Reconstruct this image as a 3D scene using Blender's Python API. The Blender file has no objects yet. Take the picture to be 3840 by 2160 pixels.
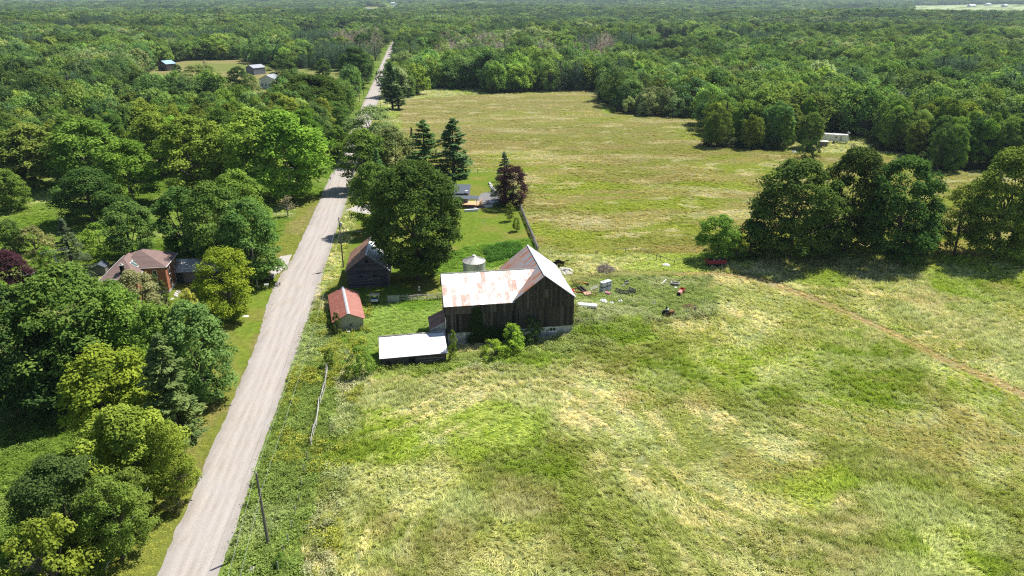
import bpy, bmesh, math, random
import numpy as np
from mathutils import Vector, Matrix, Euler

R = math.radians
SC = bpy.context.scene
COL = SC.collection
rnd = random.Random(7)
rng = np.random.default_rng(11)

# ------------------------------------------------------------------ camera, sky, sun, exposure
CAM_H, PITCH, FPX = 55.0, R(22.4), 2643.0          # drone height, tilt below the horizon, focal length in photo pixels
cam_d = bpy.data.cameras.new("camera")
cam = bpy.data.objects.new("camera", cam_d)
COL.objects.link(cam)
cam.location = (0, 0, CAM_H)
cam.rotation_euler = (R(90) - PITCH, 0, 0)
cam_d.sensor_width = 36.0
cam_d.lens = 36.0 * FPX / 3840.0
cam_d.clip_start = 0.5
cam_d.clip_end = 40000
SC.camera = cam

SUN_EL, SUN_AZ = R(57), R(51)                       # azimuth clockwise from +Y
world = bpy.data.worlds.new("World")
SC.world = world
world.use_nodes = True
wn = world.node_tree
wn.nodes.clear()
sky = wn.nodes.new("ShaderNodeTexSky")
sky.sky_type = 'NISHITA'
sky.sun_disc = False
sky.sun_elevation = SUN_EL
sky.sun_rotation = SUN_AZ
sky.altitude = 150
sky.air_density = 1.0
sky.dust_density = 0.6
sky.ozone_density = 1.0
bg = wn.nodes.new("ShaderNodeBackground")
bg.inputs["Strength"].default_value = 0.078
wo = wn.nodes.new("ShaderNodeOutputWorld")
wn.links.new(sky.outputs[0], bg.inputs[0])
wn.links.new(bg.outputs[0], wo.inputs[0])

sun_d = bpy.data.lights.new("sun", 'SUN')
sun_d.energy = 5.0
sun_d.angle = R(0.5)
sun_d.color = (1.0, 0.95, 0.87)
sun = bpy.data.objects.new("sun", sun_d)
COL.objects.link(sun)
sv = Vector((math.sin(SUN_AZ) * math.cos(SUN_EL), math.cos(SUN_AZ) * math.cos(SUN_EL), math.sin(SUN_EL)))
sun.rotation_euler = sv.to_track_quat('Z', 'Y').to_euler()
sun.location = (60, 60, 120)

SC.view_settings.view_transform = 'Standard'
SC.view_settings.look = 'None'
SC.view_settings.exposure = 0.62
SC.view_settings.gamma = 1.0
SC.view_settings.use_curve_mapping = False
SC.cycles.max_bounces = 6
SC.cycles.diffuse_bounces = 3
SC.cycles.glossy_bounces = 2
SC.cycles.transmission_bounces = 4
SC.cycles.transparent_max_bounces = 6
SC.cycles.volume_bounces = 0
SC.cycles.use_denoising = False
SC.cycles.caustics_reflective = False
SC.cycles.caustics_refractive = False
SC.cycles.sample_clamp_indirect = 4.0
SC.cycles.filter_width = 1.2

# ------------------------------------------------------------------ small maths
K = 3840.0 / 2576.0

def sstep(a, b, x):
    t = np.clip((x - a) / (b - a), 0, 1)
    return t * t * (3 - 2 * t)

def vnoise(x, y, seed=0):
    x = np.asarray(x, float); y = np.asarray(y, float)
    xi = np.floor(x).astype(np.int64); yi = np.floor(y).astype(np.int64)
    xf = x - xi; yf = y - yi
    u = xf * xf * (3 - 2 * xf); v = yf * yf * (3 - 2 * yf)
    def hsh(a, b):
        n = (a * 374761393 + b * 668265263 + seed * 974711) & 0x7fffffff
        n = ((n ^ (n >> 13)) * 1274126177) & 0x7fffffff
        n = (n ^ (n >> 16)) & 0xffff
        return n / 65535.0
    return (hsh(xi, yi) * (1 - u) + hsh(xi + 1, yi) * u) * (1 - v) + (hsh(xi, yi + 1) * (1 - u) + hsh(xi + 1, yi + 1) * u) * v

def fbm(x, y, sc, octs=4, seed=0):
    s = 0; a = 1; t = 0
    x = np.asarray(x, float) / sc; y = np.asarray(y, float) / sc
    for i in range(octs):
        s = s + a * vnoise(x, y, seed + i * 17); t += a
        a *= .5; x = x * 2.03 + 5.1; y = y * 2.03 + 3.7
    return s / t

# the barn's frame (front left corner of the wing, local u along the front, v into depth)
BO = np.array([-11.06, 107.71]); BYAW = R(9.33)
BU = np.array([math.cos(BYAW), math.sin(BYAW)]); BV = np.array([-math.sin(BYAW), math.cos(BYAW)])

def hgt(x, y):
    """height of the ground"""
    x = np.asarray(x, float); y = np.asarray(y, float)
    d = np.hypot(x, y)
    ramp = sstep(420, 1500, d)
    n = np.sin(x * .0031 + 1.3) * np.sin(y * .0026 + .4) + .6 * np.sin(x * .0061 + y * .0043 + 2) + .4 * np.sin(y * .0091 - x * .0022)
    h = 6.0 * n * ramp
    ridge = sstep(3300, 6300, d)
    h = h + ridge * (29 + 10 * np.sin(x * .0011 + .7) + 7 * np.sin(x * .0027)) - ridge * 26 * sstep(-2600, -3700, x)
    # earth bank at the barn's uphill side
    u = (x - BO[0]) * BU[0] + (y - BO[1]) * BU[1]; v = (x - BO[0]) * BV[0] + (y - BO[1]) * BV[1]
    bank = np.exp(-(((u - 25) / 7.0) ** 2 + ((v - 8) / 8.5) ** 2)) * 2.1
    h = h + bank
    return h

def ray(px, py):
    x = (px - 1920) / FPX; y = -(py - 1080) / FPX
    return np.array([x, math.cos(PITCH) + y * math.sin(PITCH), -math.sin(PITCH) + y * math.cos(PITCH)])

_TS = np.geomspace(40, 9500, 1600)

def at(px, py, z=None):
    """ground point seen at a pixel of the photograph (3840 wide)"""
    d = ray(px, py)
    if z is not None:
        t = (z - CAM_H) / d[2]
        return Vector((d[0] * t, d[1] * t, z))
    ts = _TS
    f = CAM_H + d[2] * ts - hgt(d[0] * ts, d[1] * ts)
    k = int(np.argmax(f < 0)) if (f < 0).any() else len(ts) - 1
    t = ts[k - 1] + (ts[k] - ts[k - 1]) * f[k - 1] / (f[k - 1] - f[k]) if 0 < k and f[k] < 0 else ts[k]
    return Vector((d[0] * t, d[1] * t, float(hgt(d[0] * t, d[1] * t))))

def a2(px, py, z=None):
    return at(px * K, py * K, z)

def htop(py, base):
    d = ray(1920, py); t = base[1] / d[1]
    return CAM_H + d[2] * t - base[2]

def mpp(p):
    """photo pixels per metre at a point"""
    zc = p[1] * math.cos(PITCH) + (CAM_H - p[2]) * math.sin(PITCH)
    return FPX / zc

def inpoly(x, y, poly):
    x = np.asarray(x, float); y = np.asarray(y, float)
    ins = np.zeros(x.shape, bool)
    n = len(poly); j = n - 1
    for i in range(n):
        xi, yi = poly[i][0], poly[i][1]; xj, yj = poly[j][0], poly[j][1]
        c = ((yi > y) != (yj > y)) & (x < (xj - xi) * (y - yi) / ((yj - yi) if yj != yi else 1e-9) + xi)
        ins ^= c
        j = i
    return ins

def gpoly(pts):
    return [tuple(a2(px, py)[:2]) for px, py in pts]

def xroad(y):
    return -26.0 - 0.132 * np.asarray(y, float)

def rhalf(y):
    y = np.asarray(y, float)
    return 3.25 + .35 * sstep(55, 110, y) + .35 * sstep(120, 160, y)

# ------------------------------------------------------------------ object helpers
def link(o, parent=None):
    COL.objects.link(o)
    if parent is not None:
        o.parent = parent
    return o

def tag(o, label=None, cat=None, group=None, kind=None):
    if label: o["label"] = label
    if cat: o["category"] = cat
    if group: o["group"] = group
    if kind: o["kind"] = kind
    return o

def thing(name, label, cat, loc=(0, 0, 0), rz=0.0, group=None, sc=None):
    o = bpy.data.objects.new(name, None)
    o.empty_display_size = .3
    link(o)
    o.location = loc; o.rotation_euler = (0, 0, rz)
    if sc: o.scale = sc
    return tag(o, label, cat, group)

class MB:
    def __init__(self):
        self.v = []; self.f = []; self.c = []
    def add(self, vs, fs, col=None):
        n = len(self.v)
        self.v += [tuple(p) for p in vs]
        self.f += [tuple(i + n for i in f) for f in fs]
        self.c += [col] * len(fs)
        return self
    def box(self, c, s, rz=0.0, col=None, M=None):
        hx, hy, hz = s[0] / 2, s[1] / 2, s[2] / 2
        P = [Vector((sx * hx, sy * hy, sz * hz)) for sz in (-1, 1) for sy in (-1, 1) for sx in (-1, 1)]
        if M is None:
            M = Matrix.Rotation(rz, 3, 'Z')
        P = [M @ p + Vector(c) for p in P]
        return self.add(P, [(0, 2, 3, 1), (4, 5, 7, 6), (0, 1, 5, 4), (2, 6, 7, 3), (0, 4, 6, 2), (1, 3, 7, 5)], col)
    def bar(self, p, q, w, h=None, col=None):
        p = Vector(p); q = Vector(q); d = q - p; L = d.length
        if L < 1e-6: return self
        z = d.normalized(); up = Vector((0, 0, 1)) if abs(z.z) < .95 else Vector((0, 1, 0))
        x = up.cross(z).normalized(); y = z.cross(x)
        M = Matrix((x, y, z)).transposed()
        return self.box((p + q) / 2, (w, h or w, L), M=M, col=col)
    def tube(self, p, q, r0, r1=None, n=6, cap=True, col=None):
        r1 = r0 if r1 is None else r1
        return self.path([p, q], [r0, r1], n, cap, col)
    def path(self, pts, rad, n=6, cap=True, col=None):
        pts = [Vector(p) for p in pts]; vs = []; fs = []
        for i, p in enumerate(pts):
            d = (pts[min(i + 1, len(pts) - 1)] - pts[max(i - 1, 0)]).normalized()
            up = Vector((0, 0, 1)) if abs(d.z) < .9 else Vector((0, 1, 0))
            x = up.cross(d).normalized(); y = d.cross(x)
            for k in range(n):
                a = 2 * math.pi * k / n
                vs.append(p + (x * math.cos(a) + y * math.sin(a)) * rad[i])
        for i in range(len(pts) - 1):
            for k in range(n):
                k2 = (k + 1) % n
                fs.append((i * n + k, i * n + k2, (i + 1) * n + k2, (i + 1) * n + k))
        if cap:
            fs.append(tuple(range(n - 1, -1, -1)))
            fs.append(tuple((len(pts) - 1) * n + k for k in range(n)))
        return self.add(vs, fs, col)
    def lathe(self, prof, n=24, col=None, c=(0, 0, 0)):
        vs = []; fs = []
        for r, z in prof:
            for k in range(n):
                a = 2 * math.pi * k / n
                vs.append((c[0] + r * math.cos(a), c[1] + r * math.sin(a), c[2] + z))
        for i in range(len(prof) - 1):
            for k in range(n):
                k2 = (k + 1) % n
                fs.append((i * n + k, i * n + k2, (i + 1) * n + k2, (i + 1) * n + k))
        fs.append(tuple(range(n - 1, -1, -1))); fs.append(tuple((len(prof) - 1) * n + k for k in range(n)))
        return self.add(vs, fs, col)
    def prism(self, poly, vec, col=None):
        n = len(poly); A = [Vector(p) for p in poly]; B = [p + Vector(vec) for p in A]
        fs = [tuple(range(n - 1, -1, -1)), tuple(range(n, 2 * n))]
        for i in range(n):
            j = (i + 1) % n
            fs.append((i, j, n + j, n + i))
        return self.add(A + B, fs, col)
    def mesh(self, name, mat=None, smooth=False, fix=True):
        me = bpy.data.meshes.new(name)
        me.from_pydata(self.v, [], self.f)
        if any(c is not None for c in self.c):
            at_ = me.attributes.new("col", 'FLOAT_COLOR', 'FACE')
            dat = []
            for c in self.c:
                c = c or (1, 1, 1)
                dat += [c[0], c[1], c[2], 1.0]
            at_.data.foreach_set("color", dat)
        if fix:
            b = bmesh.new(); b.from_mesh(me); bmesh.ops.recalc_face_normals(b, faces=b.faces); b.to_mesh(me); b.free()
        if smooth:
            me.polygons.foreach_set("use_smooth", [True] * len(me.polygons))
        if mat: me.materials.append(mat)
        me.update()
        return me

def part(mb, name, mat, parent, label=None, kind=None, smooth=False):
    me = mb.mesh(name, mat, smooth) if isinstance(mb, MB) else mb
    o = link(bpy.data.objects.new(name, me), parent)
    if label: o["label"] = label
    if kind: o["kind"] = kind
    return o

def solo(mb, name, mat, label, cat, loc=(0, 0, 0), rz=0.0, group=None, smooth=False, kind=None):
    me = mb.mesh(name, mat, smooth) if isinstance(mb, MB) else mb
    o = link(bpy.data.objects.new(name, me))
    o.location = loc; o.rotation_euler = (0, 0, rz)
    return tag(o, label, cat, group, kind)

def bevel(o, w=.02, seg=1):
    m = o.modifiers.new("bevel", 'BEVEL'); m.width = w; m.segments = seg; m.limit_method = 'ANGLE'
    return o

def copy_tree(o, parent=None):
    c = o.copy(); COL.objects.link(c)
    if parent is not None: c.parent = parent
    for ch in o.children: copy_tree(ch, c)
    return c

# ------------------------------------------------------------------ materials
def newmat(name):
    m = bpy.data.materials.new(name); m.use_nodes = True
    nt = m.node_tree; nt.nodes.clear()
    out = nt.nodes.new("ShaderNodeOutputMaterial")
    return m, nt, out

def N(nt, t, **kw):
    n = nt.nodes.new(t)
    for k, v in kw.items():
        if k in n.inputs.keys(): n.inputs[k].default_value = v
        else: setattr(n, k, v)
    return n

def L(nt, a, b): nt.links.new(a, b)

def ramp(nt, fac, stops):
    r = nt.nodes.new("ShaderNodeValToRGB")
    el = r.color_ramp.elements
    while len(el) < len(stops): el.new(.5)
    for e, (p, c) in zip(el, stops):
        e.position = p; e.color = (c[0], c[1], c[2], 1) if not isinstance(c, (int, float)) else (c, c, c, 1)
    L(nt, fac, r.inputs[0])
    return r.outputs[0]

def mixc(nt, f, a, b, bt='MIX'):
    m = nt.nodes.new("ShaderNodeMix"); m.data_type = 'RGBA'; m.blend_type = bt
    for s, v in ((m.inputs[0], f), (m.inputs[6], a), (m.inputs[7], b)):
        if isinstance(v, (int, float)): s.default_value = v
        elif isinstance(v, tuple): s.default_value = (v[0], v[1], v[2], 1)
        else: L(nt, v, s)
    return m.outputs[2]

def math_(nt, op, a, b=None, clamp=False):
    m = nt.nodes.new("ShaderNodeMath"); m.operation = op; m.use_clamp = clamp
    for s, v in ((m.inputs[0], a), (m.inputs[1], b)):
        if v is None: continue
        if isinstance(v, (int, float)): s.default_value = v
        else: L(nt, v, s)
    return m.outputs[0]

def noise(nt, vec, scale, detail=4, rough=.55, dist=0):
    n = N(nt, "ShaderNodeTexNoise"); n.inputs["Scale"].default_value = scale
    n.inputs["Detail"].default_value = detail; n.inputs["Roughness"].default_value = rough; n.inputs["Distortion"].default_value = dist
    if vec is not None: L(nt, vec, n.inputs["Vector"])
    return n.outputs["Fac"]

def coords(nt, space="Object", scale=None):
    tc = N(nt, "ShaderNodeTexCoord")
    v = tc.outputs[space]
    if scale:
        mp = N(nt, "ShaderNodeMapping"); mp.inputs["Scale"].default_value = scale
        L(nt, v, mp.inputs["Vector"]); v = mp.outputs[0]
    return v

def finish(nt, out, col, rough=.8, metal=0.0, spec=.3, bumpf=None, bumpd=.02):
    b = N(nt, "ShaderNodeBsdfPrincipled")
    for key, v in (("Base Color", col), ("Roughness", rough), ("Metallic", metal)):
        if isinstance(v, (int, float)): b.inputs[key].default_value = v
        elif isinstance(v, tuple): b.inputs[key].default_value = (v[0], v[1], v[2], 1)
        else: L(nt, v, b.inputs[key])
    b.inputs["Specular IOR Level"].default_value = spec
    if bumpf is not None:
        bp = N(nt, "ShaderNodeBump"); bp.inputs["Distance"].default_value = bumpd; bp.inputs["Strength"].default_value = .8
        L(nt, bumpf, bp.inputs["Height"]); L(nt, bp.outputs[0], b.inputs["Normal"])
    L(nt, b.outputs[0], out.inputs[0])
    return b

def simple(name, col, rough=.8, metal=0.0, var=.25, scale=2.0, spec=.3, sc3=None, attr=False, bump=0.0, dirt=None):
    m, nt, out = newmat(name)
    v = coords(nt, "Object", sc3)
    f = noise(nt, v, scale, 5, .6)
    g = ramp(nt, f, [(.25, 1 - var), (.75, 1 + var)])
    base = col
    if attr:
        a = N(nt, "ShaderNodeAttribute"); a.attribute_name = "col"; base = mixc(nt, 1.0, a.outputs["Color"], col, 'MULTIPLY')
    c = mixc(nt, 1.0, base, g, 'MULTIPLY')
    if dirt:
        f2 = noise(nt, v, scale * .35, 5, .65)
        c = mixc(nt, ramp(nt, f2, [(.5, 0.0), (.68, 1.0)]), c, dirt)
    finish(nt, out, c, rough, metal, spec, f if bump else None, bump)
    return m

def galv(name, base, rust, amount, rough=.42, metal=.55, lane=1.0):
    """old galvanised roof sheet: each sheet rusts by its own amount, in streaks down the slope"""
    m, nt, out = newmat(name)
    tc = N(nt, "ShaderNodeTexCoord"); oi = N(nt, "ShaderNodeObjectInfo")
    sh = N(nt, "ShaderNodeVectorMath"); sh.operation = 'ADD'
    cm = N(nt, "ShaderNodeCombineXYZ")
    L(nt, math_(nt, 'MULTIPLY', oi.outputs["Random"], 37.0), cm.inputs[0]); L(nt, math_(nt, 'MULTIPLY', oi.outputs["Random"], 91.0), cm.inputs[1])
    L(nt, tc.outputs["Object"], sh.inputs[0]); L(nt, cm.outputs[0], sh.inputs[1])
    mp = N(nt, "ShaderNodeMapping"); mp.inputs["Scale"].default_value = (5.0 * lane, .9, 1)
    L(nt, sh.outputs[0], mp.inputs[0])
    f = noise(nt, mp.outputs[0], 1.6, 6, .7)
    f2 = noise(nt, sh.outputs[0], 1.1, 4, .6)
    r2 = N(nt, "ShaderNodeTexWhiteNoise"); r2.noise_dimensions = '1D'; L(nt, oi.outputs["Random"], r2.inputs["W"])
    thr = math_(nt, 'MULTIPLY', math_(nt, 'POWER', r2.outputs["Value"], 1.6), amount)
    k = math_(nt, 'ADD', math_(nt, 'ADD', math_(nt, 'MULTIPLY', f, .75), math_(nt, 'MULTIPLY', f2, .45)), thr)
    fac = ramp(nt, k, [(.62, 0.0), (.78, .55), (.98, 1.0)])
    grime = ramp(nt, f2, [(.3, .82), (.7, 1.05)])
    c0 = mixc(nt, 1.0, base, grime, 'MULTIPLY')
    rc = mixc(nt, f, rust, tuple(min(1, x * 1.7) for x in rust))
    c = mixc(nt, fac, c0, rc)
    ro = N(nt, "ShaderNodeMapRange"); L(nt, fac, ro.inputs[0]); ro.inputs[3].default_value = rough; ro.inputs[4].default_value = .8
    me = N(nt, "ShaderNodeMapRange"); L(nt, fac, me.inputs[0]); me.inputs[3].default_value = metal; me.inputs[4].default_value = 0.05
    finish(nt, out, c, ro.outputs[0], me.outputs[0], .4)
    return m

def leafmat(name, source, transl=.27, vv=(.6, 1.45), gain=1.0):
    """source: 'object' (object colour) or 'instance' (tint attribute of the instance)"""
    m, nt, out = newmat(name)
    oi = N(nt, "ShaderNodeObjectInfo")
    if source == 'object':
        base = oi.outputs["Color"]
    else:
        a = N(nt, "ShaderNodeAttribute"); a.attribute_type = 'INSTANCER'; a.attribute_name = "tint"; base = a.outputs["Color"]
    lv = N(nt, "ShaderNodeAttribute"); lv.attribute_name = "lv"
    hs = N(nt, "ShaderNodeHueSaturation")
    L(nt, base, hs.inputs["Color"])
    hu = N(nt, "ShaderNodeMapRange"); L(nt, lv.outputs["Fac"], hu.inputs[0]); hu.inputs[3].default_value = .515; hu.inputs[4].default_value = .482
    L(nt, hu.outputs[0], hs.inputs["Hue"])
    va = N(nt, "ShaderNodeMapRange"); L(nt, lv.outputs["Fac"], va.inputs[0]); va.inputs[3].default_value = vv[0]; va.inputs[4].default_value = vv[1]
    L(nt, va.outputs[0], hs.inputs["Value"])
    d = N(nt, "ShaderNodeBsdfDiffuse"); t = N(nt, "ShaderNodeBsdfTranslucent")
    L(nt, hs.outputs[0], d.inputs[0])
    tcol = mixc(nt, 1.0, hs.outputs[0], (1.12, 1.15, .65), 'MULTIPLY')
    L(nt, tcol, t.inputs[0])
    mx = N(nt, "ShaderNodeMixShader"); mx.inputs[0].default_value = transl
    L(nt, d.outputs[0], mx.inputs[1]); L(nt, t.outputs[0], mx.inputs[2])
    L(nt, mx.outputs[0], out.inputs[0])
    return m

M_LEAF = leafmat("leaves", 'object')
M_LEAFI = leafmat("leaves_of_forest", 'instance')
M_GRASS = leafmat("grass_blades", 'instance', .3, (.7, 1.35))
M_BARK = simple("bark", (.09, .075, .06), .95, var=.4, scale=4, sc3=(2, 2, .5))
M_DEADBARK = simple("grey_dead_wood", (.22, .2, .18), .95, var=.35, scale=6)

def wood(name, col, var=.35, sc3=(6, 6, .6), attr=True):
    return simple(name, col, .9, var=var, scale=2.5, sc3=sc3, attr=attr, spec=.15)

M_BARNWOOD = wood("weathered_barn_board", (.047, .043, .041))
M_GREYWOOD = wood("grey_weathered_wood", (.2, .19, .175), attr=False)
M_LOGWOOD = wood("dark_log", (.075, .07, .07), sc3=(.6, 6, 6))
M_LOGGABLE = wood("dark_clapboard", (.08, .08, .088), sc3=(.6, 6, 6))
M_STONE = simple("whitewashed_stone", (.5, .5, .49), .9, var=.3, scale=2.2, attr=True, bump=.02, dirt=(.3, .28, .25))
M_MORTAR = simple("mortar", (.24, .23, .21), .95, var=.25, scale=3)
M_ROOF = galv("galvanised_sheet", (.76, .76, .76), (.44, .245, .165), .27)
M_ROOFWHITE = galv("clean_galvanised_sheet", (.78, .78, .78), (.5, .42, .36), -.1)
M_ROOFR = galv("rusting_sheet", (.62, .6, .58), (.33, .14, .08), .42)
M_ROOFRED = galv("red_painted_sheet", (.33, .115, .085), (.4, .2, .13), .06, rough=.6, metal=0.0)
M_ROOFRUST = galv("brown_rusted_sheet", (.33, .19, .135), (.42, .24, .16), .2, rough=.7, metal=.05)
M_ROOFNEW = galv("white_metal_sheet", (.71, .71, .72), (.6, .58, .55), -.12, rough=.5, metal=.15)
M_RIDGE = simple("ridge_cap_metal", (.74, .75, .76), .4, .4, var=.1, scale=3)
M_DARK = simple("dark_opening", (.012, .012, .013), .9, var=.1)
M_GLASS = simple("window_glass", (.03, .035, .04), .08, 0, var=.1, spec=.6)
M_WHITE = simple("white_paint", (.78, .78, .77), .6, var=.08, scale=3)
M_PLASTIC = simple("white_plastic", (.78, .79, .8), .45, var=.06, scale=3)
M_CREAM = simple("cream_board", (.42, .4, .34), .85, var=.12, scale=2, dirt=(.3, .28, .23))
M_SHADEBLUE = simple("pale_grey_board", (.36, .37, .38), .8, var=.18, scale=2, sc3=(4, 4, .6))
M_CONC = simple("concrete", (.42, .41, .39), .9, var=.15, scale=3)
M_RED = simple("red_paint", (.42, .03, .025), .5, var=.2, scale=4, dirt=(.25, .07, .04))
M_DARKRED = simple("dull_red_paint", (.25, .025, .04), .55, var=.2, scale=3)
M_PINK = simple("sun_faded_red", (.6, .27, .23), .6, var=.18, scale=4)
M_PINKDRUM = simple("faded_pink_drum", (.58, .25, .3), .6, var=.2, scale=4)
M_RUST = simple("rust", (.2, .085, .045), .85, var=.35, scale=5)
M_ORANGE = simple("orange_paint", (.5, .22, .06), .6, var=.25, scale=5)
M_BLACK = simple("black_rubber", (.02, .02, .021), .7, var=.2)
M_TAN = simple("tan_board", (.45, .31, .2), .85, var=.2, scale=4)
M_NEWWOOD = simple("new_lumber", (.6, .4, .21), .75, var=.12, scale=5, sc3=(1, 6, 6))
M_BROWNWOOD = simple("brown_stained_wood", (.2, .1, .06), .8, var=.2, scale=5)
M_BLUEROOF = simple("blue_grey_metal_roof", (.095, .112, .14), .45, .2, var=.08, scale=4)
M_LTGREYROOF = simple("light_grey_metal_roof", (.36, .38, .42), .45, .25, var=.08, scale=4)
M_SKYROOF = simple("light_blue_metal_roof", (.33, .5, .58), .4, .2, var=.08, scale=4)
M_SHINGLE = simple("brown_red_shingle", (.205, .14, .126), .92, var=.18, scale=9, attr=True)
M_BRICK = simple("orange_brick", (.40, .165, .09), .9, var=.2, scale=8, attr=True)
M_DARKWALL = simple("dark_board_wall", (.05, .05, .055), .85, var=.25, scale=4)
M_PLASTER = simple("white_render", (.66, .67, .68), .8, var=.08)
M_GREYSIDE = simple("blue_grey_siding", (.16, .18, .21), .7, var=.1)
M_POLE = simple("utility_pole_wood", (.15, .135, .115), .9, var=.3, scale=4, sc3=(5, 5, .3))
M_POLEPALE = simple("pale_pole_wood", (.36, .33, .28), .9, var=.25, scale=4, sc3=(5, 5, .3))
M_RAIL = simple("bleached_rail", (.4, .385, .36), .9, var=.3, scale=4, sc3=(1, 1, 1))
M_STEEL = simple("galvanised_steel", (.5, .52, .54), .4, .6, var=.12, scale=4)
M_WIRE = simple("aluminium_wire", (.55, .56, .55), .4, .5, var=.05)
M_SILOWALL = simple("ribbed_silo_steel", (.55, .6, .66), .45, .5, var=.12, scale=2)
M_ROCK = simple("field_stone", (.38, .36, .33), .95, var=.3, scale=3, bump=.04)
M_PALEROCK = simple("white_rubble", (.6, .58, .54), .95, var=.25, scale=3, bump=.03)
M_SOIL = simple("bare_soil", (.2, .14, .1), .95, var=.3, scale=2)
M_SKIN = simple("skin", (.45, .27, .19), .6, var=.05)
M_SHIRT = simple("white_shirt", (.72, .74, .78), .85, var=.06)
M_TROUSERS = simple("dark_trousers", (.035, .04, .055), .9, var=.1)
M_CARDARK = simple("dark_brown_car_paint", (.05, .04, .035), .3, 0, var=.05, spec=.6)
M_CARTRIM = simple("tan_car_trim", (.36, .32, .27), .4, .2, var=.05)
M_TWIG = simple("grey_twigs", (.26, .23, .2), .95, var=.3, scale=5)
M_REDTWIG = simple("reddish_brush", (.32, .19, .12), .95, var=.3, scale=5)
M_CAGE = simple("pale_cage_steel", (.7, .71, .72), .4, .2, var=.05)
M_CONE = simple("weathered_cone_steel", (.5, .49, .47), .5, .3, var=.15, scale=1.5)
M_TOTE = simple("tote_plastic", (.8, .81, .82), .5, var=.05, scale=3)
M_BLUETUB = simple("blue_plastic", (.05, .2, .42), .5, var=.1)
M_HAY = simple("hay_sheet", (.5, .46, .36), .8, var=.2, scale=3)

# ground sheet: colour comes from the ground cover grown at each place
def groundmat():
    m, nt, out = newmat("ground_cover")
    a = N(nt, "ShaderNodeAttribute"); a.attribute_name = "gcol"
    v = coords(nt, "Object")
    f1 = noise(nt, v, .9, 6, .65); f2 = noise(nt, v, 5.0, 4, .7); f3 = noise(nt, v, .12, 4, .6)
    c = mixc(nt, 1.0, a.outputs["Color"], ramp(nt, f1, [(.3, .72), (.72, 1.28)]), 'MULTIPLY')
    c = mixc(nt, 1.0, c, ramp(nt, f2, [(.3, .7), (.7, 1.3)]), 'MULTIPLY')
    c = mixc(nt, 1.0, c, ramp(nt, f3, [(.3, (.9, .95, .95)), (.7, (1.1, 1.05, 1.0))]), 'MULTIPLY')
    finish(nt, out, c, 1.0, 0, 0.0, f2, .12)
    return m
M_GROUND = groundmat()

def roadmat():
    m, nt, out = newmat("gravel_road")
    a = N(nt, "ShaderNodeAttribute"); a.attribute_name = "across"
    v = coords(nt, "Object")
    vs = coords(nt, "Object", (1.0, .05, 1.0))
    wob = math_(nt, 'MULTIPLY', math_(nt, 'SUBTRACT', noise(nt, vs, .5, 3), .5), .22)
    ac = math_(nt, 'ADD', a.outputs["Fac"], wob)
    # wheel tracks: packed, paler and smoother; loose darker windrows between and at the edges
    lanes = ramp(nt, ac, [(0.0, .80), (.08, .86), (.16, .98), (.24, 1.10), (.33, .92), (.42, 1.10), (.5, .90), (.58, 1.10), (.66, .93), (.76, 1.10), (.85, .93), (.93, .84), (1.0, .78)])
    f1 = noise(nt, v, .25, 5, .6); f2 = noise(nt, v, 6.0, 5, .75); f3 = noise(nt, vs, 1.6, 5, .6)
    base = mixc(nt, f1, (.345, .31, .275), (.42, .375, .335))
    c = mixc(nt, 1.0, base, lanes, 'MULTIPLY')
    c = mixc(nt, 1.0, c, ramp(nt, f2, [(.3, .78), (.7, 1.2)]), 'MULTIPLY')
    c = mixc(nt, 1.0, c, ramp(nt, f3, [(.3, .88), (.7, 1.1)]), 'MULTIPLY')
    gr = ramp(nt, math_(nt, 'ADD', f1, math_(nt, 'MULTIPLY', f3, .3)), [(.5, 0.0), (.85, .55)])
    c = mixc(nt, gr, c, (.36, .345, .345))
    finish(nt, out, c, .97, 0, .1, f2, .05)
    return m
M_ROAD = roadmat()
M_GRAVEL = simple("pale_gravel", (.4, .375, .35), .97, var=.2, scale=4)
M_GREYGRAVEL = simple("grey_crushed_stone", (.19, .185, .185), .97, var=.2, scale=5)

# ------------------------------------------------------------------ ground cover zones (polygons on the ground)
Z_LAWN = gpoly([(800, 740), (850, 700), (893, 560), (885, 500), (960, 440), (1160, 434), (1262, 430), (1300, 500), (1312, 525), (1348, 632), (1270, 668), (1115, 695), (1112, 748), (835, 762)])
Z_GARDEN = gpoly([(1090, 655), (1170, 622), (1335, 598), (1345, 632), (1265, 672), (1190, 690), (1085, 690)])
Z_TALLVEG = gpoly([(1218, 628), (1275, 615), (1310, 618), (1312, 640), (1262, 655), (1228, 660)])
Z_YARD = gpoly([(835, 762), (1112, 750), (1112, 845), (955, 858), (955, 905), (905, 905), (845, 840)])
Z_JUNK = gpoly([(1440, 705), (1500, 690), (1790, 692), (1805, 800), (1560, 812), (1445, 830)])
Z_LUSH = gpoly([(950, 918), (1130, 905), (1440, 835), (1620, 800), (1640, 840), (1400, 905), (1250, 930), (960, 945)])
Z_LAWN2 = gpoly([(425, 790), (432, 715), (500, 700), (640, 700), (700, 690), (700, 730), (640, 850), (600, 1000), (585, 1000), (570, 800)])
Z_HAY = gpoly([(1010, 252), (1220, 236), (1510, 224), (1512, 285), (1640, 293), (1780, 299), (1775, 371), (1960, 379), (2200, 388), (2350, 430), (2800, 448), (2800, 650), (2000, 640), (1700, 640), (1450, 640), (1352, 628), (1312, 520), (1262, 428), (1160, 434), (1000, 436)])
Z_DRIVEL = gpoly([(690, 668), (705, 645), (735, 640), (724, 665), (700, 690), (676, 690)])
Z_PATIO = gpoly([(1175, 527), (1212, 486), (1250, 480), (1262, 505), (1225, 520), (1180, 532)])
Z_DRIVE2 = gpoly([(868, 530), (905, 512), (940, 515), (935, 540)])
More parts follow.
